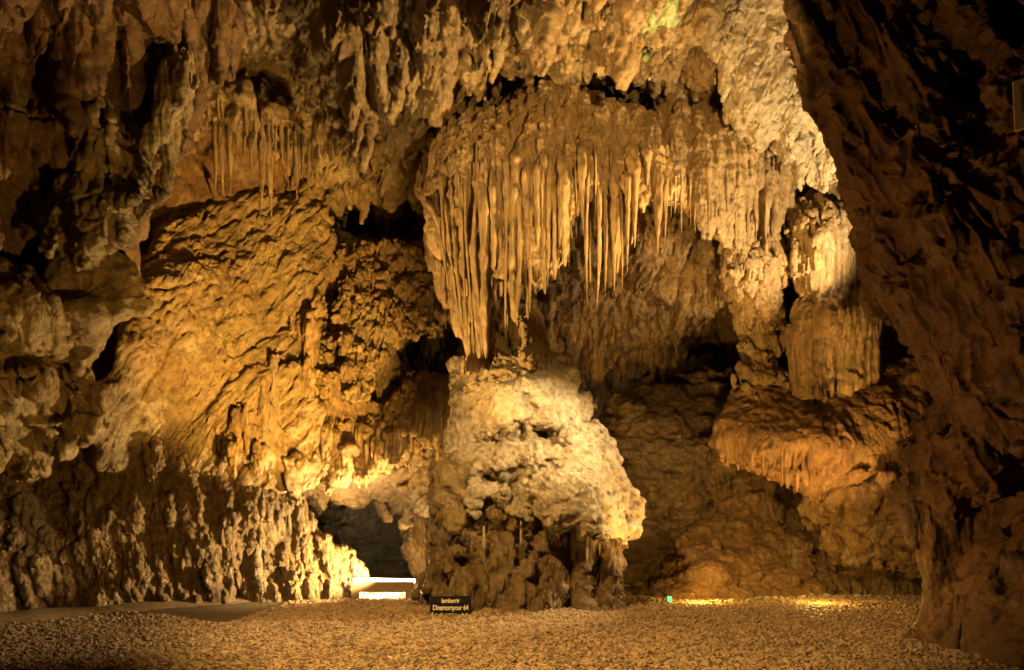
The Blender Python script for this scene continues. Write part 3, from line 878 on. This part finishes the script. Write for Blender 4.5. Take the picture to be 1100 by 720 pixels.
# small column rising from the stalagmite to the curtain
rock('cauliflower_column', M['tan'], 'short knobbly cauliflower column rising off the top of the mushroom stalagmite', 'column',
     poly=[(556, 330), (572, 326), (586, 340), (588, 372), (594, 396), (552, 396), (558, 370)],
     depth=[(570, 340, 12.2), (572, 390, 12.1)], k=0.2, thick=0.8, h=0.03,
     base=[('lump', 0.08, 4.5), ('fbm', 0.04, 2)], fine=[('lump', 0.03, 9), ('fbm', 0.01, 12)])
rock('joined_column', M['tan'], 'slim tan column joining the curtain to the top left of the mushroom stalagmite', 'column',
     poly=[(496, 350), (512, 340), (530, 352), (534, 385), (540, 402), (490, 404), (498, 385)],
     depth=[(512, 350, 12.2), (512, 400, 12.2)], k=0.2, thick=0.8, h=0.03,
     base=[('billow', 0.08, (4, 4, 0.5)), ('fbm', 0.04, 1.5)], fine=[('billow', 0.025, (10, 10, 1.2)), ('fbm', 0.015, 10)])

# --- alcove drapery: slab with a fringe over the low passage
drap = empty('alcove_drapery', at(420, 500, 14.0))
tag(drap, 'golden drapery shelf with short fringe hanging over the low lit passage', 'flowstone')
rock('drapery_body', M['tan'], parent=drap,
     poly=[(338, 400), (380, 385), (405, 425), (440, 398), (500, 400), (505, 440), (500, 470), (470, 478), (440, 492), (400, 505), (370, 520), (345, 515), (335, 450)],
     depth=[(345, 410, 13.6), (400, 430, 13.9), (470, 410, 14.3), (480, 460, 13.6), (420, 480, 13.6), (360, 500, 13.5)], k=0.35, thick=1.4, h=0.04,
     base=[('fbm', 0.16, 0.9), ('drape', 0.16, (2.2, 2.2, 0.605), 2)], fine=[('billow', 0.05, (6, 6, 0.9), 3), ('drape', 0.0375, (6, 6, 2.2)), ('fbm', 0.02, 8)],
     drips=[(5, 0.35, 1, 4, 0.9)])
k = 600
for px in range(352, 500, 5):
    k += 1
    t = (px - 352) / 148.0
    strand(drap, px + random.uniform(-2, 2), 458 - 22 * t + random.uniform(-18, 14), 508 - 24 * t + random.uniform(-22, 12), 14.0, random.uniform(0.035, 0.085), 0.03, M['tan'], k, bend=0.02, tip=0.25,
           hug=bpy.data.objects['drapery_body'])
# hollow rim (arched flowstone with the dark hollow under the canopy)
rock('arched_ledge', M['ochre'], 'orange arched ledge of knobbly flowstone above the dark hollow left of the curtain', 'rock ledge',
     poly=[(372, 268), (400, 262), (450, 262), (480, 270), (492, 300), (498, 338), (470, 345), (440, 352), (418, 366), (404, 392), (392, 420), (375, 420), (372, 380), (364, 330)],
     depth=[(380, 280, 14.2), (470, 280, 14.0), (480, 330, 13.7), (410, 350, 13.7), (385, 400, 13.6)], k=0.25, thick=1.0, h=0.036,
     base=[('lump', 0.12, 2.8, 2), ('drape', 0.128, (3, 3, 1.32))], fine=[('drape', 0.0675, (6.5, 6.5, 3.3)), ('fbm', 0.03, 7)],
     drips=[(5.5, 0.45, 1, 4, 0.9)])
k = 700
for i in range(34):
    k += 1
    px = 374 + i * 3.4
    a = random.uniform(262, 318)
    o = strand(None, px, a, a + random.uniform(12, 52), 14.2, random.uniform(0.025, 0.06), 0.015, M['ochre'], k, bend=0.03, tip=0.15, hug=bpy.data.objects['arched_ledge'])
    if o is None: continue
    o.parent = bpy.data.objects['arched_ledge']; o.location = [o.location[j] - o.parent.location[j] for j in range(3)]

rock('green_pendant', M['green_calcite'], 'small pendant rock with a green tint hanging in the ceiling above the canopy', 'rock pendant',
     poly=[(682, 20), (690, -20), (722, -25), (728, 15), (720, 45), (708, 68), (697, 78), (688, 50)],
     depth=[(690, 0, 10.9), (715, 0, 10.8), (705, 60, 11.7)], k=0.25, thick=1.6, h=0.036,
     base=[('fbm', 0.2, 1.6), ('drape', 0.12, (2, 2, 0.55))], fine=[('fbm', 0.04, 5), ('pit', 0.05, 5), ('drape', 0.0375, (5, 5, 1.65))])
rock('fan_drapery', M['pale'], 'pale striped fan-shaped drapery hanging beside the dark corner overhang', 'flowstone',
     poly=[(172, 70), (186, 45), (206, 38), (216, 52), (208, 92), (196, 130), (186, 170), (178, 216), (170, 214), (172, 160), (160, 170), (156, 150), (166, 110)],
     depth=[(180, 60, 9.0), (208, 50, 9.1), (175, 150, 9.2), (175, 210, 9.35)], k=0.18, thick=0.8, h=0.032,
     base=[('billow', 0.09, (4, 4, 0.6)), ('fbm', 0.06, 1.5)], fine=[('billow', 0.035, (9, 9, 1.2), 3), ('fbm', 0.02, 8)], drips=[(6, 0.3, 1, 4, 0.9)])

# --- bright left wall
rock('leaning_wall', M['ochre'], 'large smooth golden rock face leaning left of the alcove with diagonal folds', 'rock wall',
     poly=[(96, 500), (104, 440), (124, 395), (135, 330), (150, 280), (180, 240), (230, 215), (290, 205), (345, 190), (362, 240), (350, 300), (346, 380), (345, 440), (352, 500), (330, 522), (305, 530), (280, 520), (200, 520), (130, 520)],
     depth=[(110, 460, 11.6), (130, 400, 11.2), (150, 290, 11.9), (190, 250, 12.6), (240, 240, 13.2), (340, 225, 14.0), (240, 320, 12.7), (170, 360, 11.6), (200, 300, 12.1), (330, 330, 13.5), (240, 400, 12.7), (310, 440, 13.0), (240, 480, 12.6), (150, 480, 12.3), (330, 500, 13.3)],
     k=0.3, thick=2.5, h=0.04,
     base=[('fbm', 0.17, 0.7), ('billow', 0.10, (1.4, 1.4, 0.25), 3, 0.75), ('crack', 0.08, (0.9, 0.9, 0.6), 3, 0.7), ('drape', 0.06, (1.8, 1.8, 0.5), 4, 0.6)],
     fine=[('billow', 0.04, (5, 5, 0.9), 5, 0.8), ('drape', 0.03, (4, 4, 1.1), 2, 0.6), ('pit', 0.05, 3.4), ('fbm', 0.025, 6)])
flut = rock('fluted_drapery', M['tan'], 'row of vertical golden flowstone flutes on the left wall above the slope', 'flowstone',
     poly=[(205, 425), (225, 408), (250, 400), (280, 392), (302, 378), (312, 345), (326, 335), (335, 345), (332, 400), (330, 450), (322, 500), (300, 510), (270, 500), (240, 490), (215, 470)],
     depth=[(215, 440, 12.65), (240, 400, 12.8), (260, 440, 12.6), (320, 350, 13.3), (320, 480, 12.9), (270, 480, 12.4)], k=0.35, thick=1.0, h=0.036,
     base=[('billow', 0.26, (2.8, 2.8, 0.2), 2), ('fbm', 0.1, 1)], fine=[('billow', 0.06, (7, 7, 0.7), 3), ('drape', 0.0375, (6, 6, 1.65)), ('fbm', 0.02, 8)], drips=[(5, 0.3, 1, 4, 0.9)])

# --- left slope
rock('flowstone_slope', M['brown'], 'broad brown flowstone slope with beaded flutes rising from the path at the left', 'rock slope',
     poly=[(-60, 500), (20, 478), (60, 492), (100, 470), (125, 432), (150, 415), (175, 425), (200, 452), (240, 478), (280, 492), (300, 520), (320, 548), (345, 575), (372, 598), (392, 612), (394, 650), (360, 655), (200, 665), (60, 690), (-60, 700)],
     depth=[(-50, 520, 11.5), (-50, 680, 9.8), (0, 665, 10.9), (60, 510, 12.2), (150, 430, 12.4), (120, 560, 11.9), (120, 645, 11.8), (240, 490, 12.8), (240, 560, 12.8), (240, 632, 12.9), (320, 560, 13.6), (360, 636, 13.8), (390, 620, 14.2)],
     k=0.35, thick=2.2, h=0.042,
     base=[('fbm', 0.24, 0.7), ('billow', 0.09, (2.6, 2.6, 0.3), 3, -0.22), ('drape', 0.06, (2.4, 2.4, 0.8), 5, -0.2)],
     fine=[('billow', 0.085, (4.6, 4.6, 0.55), 3, -0.15), ('lump', 0.03, (7, 7, 4.5), 2), ('drape', 0.035, (7, 7, 3)), ('fbm', 0.022, 8)],
     holes=[(75, 492, 11.4, 0.4, 0.8, 0.22)])
rock('leaning_rock', M['ochre'], 'small lumpy rock under the drapery at the left edge of the lit gap', 'rock',
     poly=[(300, 490), (320, 480), (345, 492), (342, 512), (325, 516), (330, 540), (318, 552), (302, 530)],
     depth=[(310, 500, 12.75), (330, 500, 12.85), (318, 540, 13.0)], k=0.2, thick=0.8, h=0.036,
     base=[('fbm', 0.08, 1.5)], fine=[('fbm', 0.03, 5), ('lump', 0.02, 5)])

# --- left rocks, nearer
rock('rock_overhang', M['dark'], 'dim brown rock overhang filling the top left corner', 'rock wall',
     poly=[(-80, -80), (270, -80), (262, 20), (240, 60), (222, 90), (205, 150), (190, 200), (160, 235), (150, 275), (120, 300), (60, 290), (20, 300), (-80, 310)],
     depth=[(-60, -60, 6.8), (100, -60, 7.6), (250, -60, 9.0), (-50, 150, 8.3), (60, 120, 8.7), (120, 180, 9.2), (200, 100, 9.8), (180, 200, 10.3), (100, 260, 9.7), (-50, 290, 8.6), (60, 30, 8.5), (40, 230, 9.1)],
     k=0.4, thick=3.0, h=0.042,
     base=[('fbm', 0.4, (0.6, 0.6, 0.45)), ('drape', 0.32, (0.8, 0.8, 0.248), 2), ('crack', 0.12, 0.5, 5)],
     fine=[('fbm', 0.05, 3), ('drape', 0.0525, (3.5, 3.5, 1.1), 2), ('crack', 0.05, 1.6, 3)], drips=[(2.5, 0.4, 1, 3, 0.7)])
rock('lumpy_rock', M['ceil'], 'rough grey-brown lumpy rock mass jutting out of the upper left wall', 'rock',
     poly=[(55, 140), (70, 70), (95, 60), (112, 110), (130, 130), (152, 160), (155, 200), (140, 240), (120, 270), (85, 280), (60, 240), (65, 200), (50, 165)],
     depth=[(80, 90, 9.0), (100, 150, 8.8), (140, 180, 9.3), (100, 250, 9.3), (60, 150, 9.2)], k=0.3, thick=1.5, h=0.036,
     base=[('fbm', 0.25, 1.0), ('drape', 0.25, (1.2, 1.2, 0.6), 3)], fine=[('fbm', 0.05, 4), ('drape', 0.06, (4, 4, 2)), ('pit', 0.05, 5), ('crack', 0.04, 3)])
rock('boulder', M['ochre'], 'bulging cracked ochre boulder at the left edge halfway up the wall', 'boulder',
     poly=[(-60, 260), (20, 262), (60, 272), (70, 300), (100, 330), (105, 370), (95, 400), (60, 410), (20, 395), (-60, 400)],
     depth=[(-50, 300, 8.2), (20, 290, 8.8), (60, 300, 9.0), (90, 360, 9.2), (20, 370, 8.4), (-50, 390, 8.0)], k=0.5, thick=2.0, h=0.038,
     base=[('fbm', 0.28, 0.9), ('billow', 0.14, 1.3, 3), ('facet', 0.12, 1.3, 4)], fine=[('drape', 0.045, (4, 4, 1.65)), ('fbm', 0.04, 4), ('crack', 0.04, 2.2), ('pit', 0.02, 6)])
rock('ragged_rock', M['ochre'], 'ragged ochre rock with crinkled top between the left boulder and the leaning wall', 'rock',
     poly=[(60, 275), (100, 255), (140, 265), (155, 290), (148, 330), (120, 352), (108, 400), (90, 440), (60, 420), (70, 340)],
     depth=[(80, 290, 9.7), (130, 280, 10.0), (110, 340, 9.8), (85, 420, 10.1)], k=0.35, thick=1.6, h=0.038,
     base=[('fbm', 0.22, 1.0), ('lump', 0.14, 1.8)], fine=[('fbm', 0.04, 4), ('ridge', 0.05, (4, 4, 3)), ('crack', 0.03, 3)])
rock('boulder', M['ochre'], 'rounded ochre boulder at the left edge just above the slope', 'boulder',
     poly=[(-60, 395), (0, 392), (60, 380), (95, 392), (108, 430), (92, 455), (60, 460), (48, 500), (-60, 520)],
     depth=[(-50, 410, 9.0), (0, 430, 9.6), (60, 400, 9.9), (90, 430, 10.3), (20, 490, 10.6), (-50, 500, 9.9)], k=0.45, thick=2.0, h=0.04,
     base=[('fbm', 0.25, 0.9), ('drape', 0.2, (1.2, 1.2, 0.44), 3), ('facet', 0.12, 1.3, 4)], fine=[('drape', 0.045, (4, 4, 1.65)), ('fbm', 0.04, 4), ('crack', 0.03, 2.6), ('pit', 0.02, 6)],
     )
# --- hanging draperies of the upper left
up = empty('hanging_drapery', at(245, 130, 11.3))
tag(up, 'ragged drapery with thin stalactites hanging in the shadow of the upper left wall', 'flowstone')
rock('drapery_rock', M['ochre'], parent=up,
     poly=[(195, 120), (205, 80), (230, 65), (258, 75), (275, 110), (310, 125), (330, 145), (325, 165), (290, 150), (262, 140), (240, 125), (215, 118), (205, 150)],
     depth=[(210, 100, 11.2), (240, 80, 11.2), (270, 120, 11.4), (320, 150, 12.0)], k=0.2, thick=0.9, h=0.034,
     base=[('lump', 0.12, 2.8), ('fbm', 0.12, 1.4)], fine=[('ridge', 0.05, 5), ('fbm', 0.03, 6)], drips=[(6, 0.4, 1, 4, 0.9)])
k = 850
for i in range(22):
    k += 1
    pxx = random.uniform(198, 332); tp = float(np.interp(pxx, [198, 230, 262, 300, 332], [112, 95, 112, 128, 148]))
    strand(up, pxx, tp, tp + random.uniform(22, 62), 11.6, random.uniform(0.03, 0.055), 0.01, M['ochre'], k, bend=0.04, tip=0.3, hug=bpy.data.objects['drapery_rock'])
UP = [(176, 60, 210, 11.0), (203, 105, 140, 11.1), (210, 105, 132, 11.2), (222, 110, 148, 11.2), (231, 112, 205, 11.3), (238, 112, 210, 11.35), (245, 112, 208, 11.35), (252, 112, 172, 11.4), (262, 130, 176, 11.4),
      (268, 130, 188, 11.45), (275, 132, 165, 11.5), (281, 130, 240, 11.5), (288, 135, 240, 11.6), (296, 138, 172, 11.6), (302, 138, 186, 11.7), (309, 138, 200, 11.7), (317, 140, 215, 11.8), (325, 145, 196, 11.9), (332, 150, 220, 12.0)]
k = 800
for (px, a, b, Y) in UP:
    k += 1
    if k % 2:
        strand(up, px + 3.5, a, b - (b - a) * random.uniform(0.2, 0.6), Y + 0.1, 0.035, 0.012, M['ochre'], k + 50, bend=0.05, tip=0.3)
    strand(up, px, a, b, Y, 0.075 if b - a > 80 else 0.045, 0.012, M['ochre'], k, bend=0.05, tip=0.5)

# --- rear wall above the leaning wall (shadowed recess behind the draperies)
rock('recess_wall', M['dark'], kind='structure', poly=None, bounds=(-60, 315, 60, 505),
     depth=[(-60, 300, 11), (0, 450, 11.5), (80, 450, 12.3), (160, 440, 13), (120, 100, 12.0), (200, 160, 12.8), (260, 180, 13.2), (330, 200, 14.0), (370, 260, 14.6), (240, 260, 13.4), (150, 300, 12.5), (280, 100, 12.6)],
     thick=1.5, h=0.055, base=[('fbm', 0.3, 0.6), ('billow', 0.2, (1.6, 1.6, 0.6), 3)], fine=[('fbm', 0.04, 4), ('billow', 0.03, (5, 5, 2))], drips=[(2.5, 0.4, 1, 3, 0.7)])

# --- foreground buttress at the right
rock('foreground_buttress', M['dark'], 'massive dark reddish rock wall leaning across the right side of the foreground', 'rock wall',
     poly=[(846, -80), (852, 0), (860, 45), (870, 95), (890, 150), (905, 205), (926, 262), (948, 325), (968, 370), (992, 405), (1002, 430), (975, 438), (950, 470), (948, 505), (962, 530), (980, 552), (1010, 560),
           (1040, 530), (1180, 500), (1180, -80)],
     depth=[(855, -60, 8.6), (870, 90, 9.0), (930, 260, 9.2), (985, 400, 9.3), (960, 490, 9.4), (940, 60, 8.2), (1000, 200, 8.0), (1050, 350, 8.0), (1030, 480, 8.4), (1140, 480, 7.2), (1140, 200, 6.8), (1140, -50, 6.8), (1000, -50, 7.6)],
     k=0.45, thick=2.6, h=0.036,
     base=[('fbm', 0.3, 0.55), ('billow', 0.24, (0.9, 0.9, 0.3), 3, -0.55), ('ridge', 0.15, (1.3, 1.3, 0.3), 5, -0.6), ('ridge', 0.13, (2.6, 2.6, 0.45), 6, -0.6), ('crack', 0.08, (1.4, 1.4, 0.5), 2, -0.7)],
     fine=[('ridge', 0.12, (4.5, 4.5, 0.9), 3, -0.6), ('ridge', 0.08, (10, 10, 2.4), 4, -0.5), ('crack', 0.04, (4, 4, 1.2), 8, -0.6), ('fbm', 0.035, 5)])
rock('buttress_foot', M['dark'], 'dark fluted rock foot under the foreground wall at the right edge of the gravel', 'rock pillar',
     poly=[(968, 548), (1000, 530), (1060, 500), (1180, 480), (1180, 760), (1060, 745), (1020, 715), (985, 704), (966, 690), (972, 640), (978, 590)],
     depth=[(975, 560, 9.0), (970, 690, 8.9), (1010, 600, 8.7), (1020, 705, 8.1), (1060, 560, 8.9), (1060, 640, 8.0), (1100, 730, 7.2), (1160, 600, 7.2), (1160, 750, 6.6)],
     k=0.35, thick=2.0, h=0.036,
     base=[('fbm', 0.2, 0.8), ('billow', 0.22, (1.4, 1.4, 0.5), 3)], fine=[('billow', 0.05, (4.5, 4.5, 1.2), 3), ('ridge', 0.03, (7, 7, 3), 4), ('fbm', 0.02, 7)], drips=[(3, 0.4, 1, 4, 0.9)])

# ==================================================================== SMALL THINGS
def boxes(name, items, mat, parent=None, loc=(0, 0, 0), bev=0.006):
    """joined bevelled boxes: (centre, size[, rotation z])"""
    import bmesh
    from mathutils import Matrix, Vector
    bm = bmesh.new()
    for it in items:
        c, sz = it[0], it[1]
        r = bmesh.ops.create_cube(bm, size=1.0, matrix=Matrix.Translation(c) @ Matrix.Rotation(it[2] if len(it) > 2 else 0, 4, 'Z') @ Matrix.Diagonal((*sz, 1)))
        ed = list({e for v in r['verts'] for e in v.link_edges})
        bmesh.ops.bevel(bm, geom=ed, offset=min(bev, min(sz) * 0.2), segments=2, profile=0.5, affect='EDGES')
    me = bpy.data.meshes.new(name); bm.to_mesh(me); bm.free()
    return link(name, me, mat, parent, loc)


def fz(x, y):
    return float(floor_z(np.array([[x]], np.float32), np.array([[y]], np.float32))[0, 0])


# loose gravel
def pebbles(name, n, x0, x1, y0, y1, rmin, rmax, keep=None):
    ico = np.array([(0, 0, 1), (0.89, 0, 0.45), (0.28, 0.85, 0.45), (-0.72, 0.53, 0.45), (-0.72, -0.53, 0.45), (0.28, -0.85, 0.45),
                    (0.72, 0.53, -0.45), (-0.28, 0.85, -0.45), (-0.89, 0, -0.45), (-0.28, -0.85, -0.45), (0.72, -0.53, -0.45), (0, 0, -1)], np.float32)
    F_ = np.array([(0, 1, 2), (0, 2, 3), (0, 3, 4), (0, 4, 5), (0, 5, 1), (1, 6, 2), (2, 7, 3), (3, 8, 4), (4, 9, 5), (5, 10, 1), (2, 6, 7), (3, 7, 8), (4, 8, 9), (5, 9, 10), (1, 10, 6),
                   (11, 7, 6), (11, 8, 7), (11, 9, 8), (11, 10, 9), (11, 6, 10)], np.int32)
    x = rng.uniform(x0, x1, n).astype(np.float32); y = (y0 + (y1 - y0) * rng.random(n) ** 1.0).astype(np.float32)
    if keep is not None:
        m = keep(x, y); x, y = x[m], y[m]; n = len(x)
    r = rmin + (rmax - rmin) * rng.random(n) ** 3
    sc = np.stack([r * rng.uniform(0.8, 1.6, n), r * rng.uniform(0.6, 1.2, n), r * rng.uniform(0.35, 0.9, n)], 1)
    V = ico[None] * rng.uniform(0.65, 1.25, (n, 12, 1)) * sc[:, None]
    ang = rng.uniform(0, 6.28, n); tl = rng.uniform(-0.7, 0.7, n)
    c, s_ = np.cos(tl)[:, None], np.sin(tl)[:, None]
    X, Y_, Z = V[..., 0], V[..., 1], V[..., 2]
    X, Z = X * c - Z * s_, X * s_ + Z * c
    c, s_ = np.cos(ang)[:, None], np.sin(ang)[:, None]
    X, Y_ = X * c - Y_ * s_, X * s_ + Y_ * c
    zz = floor_z(x[:, None], y[:, None])[:, 0]
    V = np.stack([X + x[:, None], Y_ + y[:, None], Z + zz[:, None] + (sc[:, 2] * 0.3)[:, None]], -1).reshape(-1, 3)
    Q = (F_[None] + (np.arange(n) * 12)[:, None, None]).reshape(-1, 3)
    return mesh_from(name, V, Q, smooth=False)


M['gravel'] = rock_mat('gravel_stone', (0.40, 0.27, 0.15), (0.25, 0.155, 0.08), (0.52, 0.40, 0.26), rough=0.55, scale=5.0, bump=0.3, grain=60)
g1 = link('gravel', pebbles('gravel', 150000, -9.5, 8.5, 6.0, 15.0, 0.008, 0.040, keep=lambda x, y: (y + 0.62 * x < 7.95 - 0.2) | (x > -4.2) | (y < 8) ), M['gravel'])
tag(g1, 'loose pale brown gravel covering the cave floor', 'gravel', kind='stuff')


# low trough with the glowing tube in the gap
def cyl(name, p0, p1, r, mat, parent=None, seg=16):
    import bmesh
    from mathutils import Vector
    bm = bmesh.new()
    a, b = Vector(p0), Vector(p1)
    d = b - a
    res = bmesh.ops.create_cone(bm, cap_ends=True, segments=seg, radius1=r, radius2=r, depth=d.length)
    rot = d.to_track_quat('Z', 'Y').to_matrix()
    for v in res['verts']:
        v.co = rot @ v.co + (a + b) / 2
    me = bpy.data.meshes.new(name); bm.to_mesh(me); bm.free()
    for p in me.polygons: p.use_smooth = len(p.vertices) == 4
    return link(name, me, mat, parent)

M['trough'] = plain('weathered_timber', (0.20, 0.13, 0.07), 0.8)
M['tube'] = plain('lit_tube', (1, 0.9, 0.7), 0.4, (1.0, 0.80, 0.42), 22)
M['black'] = plain('black_board', (0.006, 0.005, 0.005), 0.95)
M['cream'] = plain('cream_board', (0.55, 0.42, 0.26), 0.7)
M['letter'] = plain('cream_paint', (0.50, 0.42, 0.28), 0.6)
M['green'] = plain('green_lamp_glass', (0.1, 0.8, 0.3), 0.3, (0.03, 0.9, 0.12), 1.6)
M['housing'] = plain('grey_housing', (0.10, 0.10, 0.09), 0.5)
tx, ty, tz = at(411, 645, 13.7)
tr = empty('light_trough', (tx, ty, 0.0))
tag(tr, 'low timber trough with a glowing white tube lamp in the gap beside the left slope', 'lamp')
boxes('beam', [((0, 0, 0.22), (1.22, 0.12, 0.2))], M['trough'], tr)
boxes('foot', [((-0.52, 0.02, 0.06), (0.16, 0.2, 0.13))], M['trough'], tr)
boxes('foot', [((0.56, 0.02, 0.08), (0.2, 0.24, 0.2))], M['trough'], tr)
cyl('tube', (-0.58, 0.13, 0.345), (0.62, 0.13, 0.325), 0.04, M['tube'], tr)
cyl('end_cap', (-0.63, 0.13, 0.345), (-0.58, 0.13, 0.345), 0.05, M['housing'], tr)
cyl('end_cap', (0.62, 0.13, 0.325), (0.67, 0.13, 0.325), 0.05, M['housing'], tr)

# lettered board at the foot of the stalagmite
sx, sy, _ = at(484, 650, 11.25)
sg = empty('ground_sign', (sx, sy, fz(sx, sy)))
sg.rotation_euler = (math.radians(-8), 0, math.radians(2))
tag(sg, 'small black board with two lines of cream lettering leaning on the foot of the stalagmite', 'sign')
boxes('board', [((0, 0, 0.15), (0.66, 0.025, 0.28))], M['black'], sg)


def text(name, body, size, loc, mat, parent, stretch=1.0):
    c = bpy.data.curves.new(name, 'FONT'); c.body = body; c.size = size; c.align_x = 'CENTER'
    c.extrude = 0.002; c.offset = 0.0018; c.space_character = 0.92
    t = bpy.data.objects.new('tmp', c); COL.objects.link(t)
    bpy.context.view_layer.update()
    me = bpy.data.meshes.new_from_object(t.evaluated_get(bpy.context.evaluated_depsgraph_get()))
    bpy.data.objects.remove(t)
    o = link(name, me, mat, parent, loc)
    o.rotation_euler = (math.radians(90), 0, 0); o.scale = (stretch, 1, 1)
    return o

text('lettering', 'lernherrir', 0.105, (0, -0.0165, 0.185), M['letter'], sg, 0.78)
text('lettering', 'Dinamorsyour 64', 0.115, (0, -0.0165, 0.07), M['letter'], sg, 0.76)

# green marker lamp
gx, gy, _ = at(719, 643, 13.0)
gl = empty('marker_lamp', (gx, gy, fz(gx, gy)))
tag(gl, 'tiny glowing green marker lamp on the ground before the orange slope', 'lamp')
boxes('housing', [((0, 0.02, 0.065), (0.10, 0.05, 0.13))], M['housing'], gl)
boxes('lens', [((0, -0.012, 0.07), (0.08, 0.012, 0.10))], M['green'], gl, bev=0.004)
lamp('marker_glow', (gx, gy - 0.08, fz(gx, gy) + 0.1), 0.5, (0.2, 1.0, 0.3), size=0.03)

# notice board at the right edge
px_, py_, pz_ = at(1106, 110, 6.3)
nb = empty('notice_board', (px_, py_, pz_ - 0.23))
nb.rotation_euler = (0, math.radians(-2), math.radians(-30))
tag(nb, 'cream upright notice board high on the dark wall at the right edge', 'sign')
boxes('panel', [((0.02, 0, 0.23), (0.26, 0.02, 0.46))], M['cream'], nb)
boxes('printing', [((-0.052 + 0.002 * ((i * 5) % 3), -0.0125, 0.40 - i * 0.021), (0.008 + 0.006 * ((i * 7) % 3), 0.003, 0.007)) for i in range(13)]
      + [((-0.028, -0.0125, 0.10), (0.022, 0.003, 0.05)), ((-0.02, -0.0125, 0.065), (0.03, 0.003, 0.012))], M['black'], nb, bev=0.001)

# pale stones lying in a row along the foot of the rear slope
proto = None
for i in range(46):
    px = 692 + i * 5.9 + random.uniform(-2, 2); Y = 13.5 - 0.35 * math.sin(i * 0.13) + random.uniform(-0.12, 0.12)
    x = (px - CX) / F * Y
    if proto is None:
        me = pebbles('stone', 1, 0, 0.001, 0, 0.001, 0.045, 0.05)
        n_ = len(me.vertices); co = np.empty(n_ * 3, np.float32); me.vertices.foreach_get('co', co); co = co.reshape(-1, 3)
        co -= co.mean(0); me.vertices.foreach_set('co', co.ravel()); me.update()
        M['stone'] = rock_mat('pale_stone', (0.62, 0.54, 0.42), (0.5, 0.4, 0.28), (0.4, 0.3, 0.2), rough=0.45, scale=4)
        proto = o = link('stone', me, M['stone'])
    else:
        o = proto.copy(); COL.objects.link(o)
    o.location = (x, Y, fz(x, Y) + 0.03); o.rotation_euler = (random.uniform(-.5, .5), random.uniform(-.5, .5), random.uniform(0, 6))
    q = random.uniform(0.5, 1.4); o.scale = (q, q, q * random.uniform(0.7, 1.1))
    tag(o, 'small pale stone lying in the row along the foot of the rear slope', 'stone', 'pale stones along the foot of the rear slope')
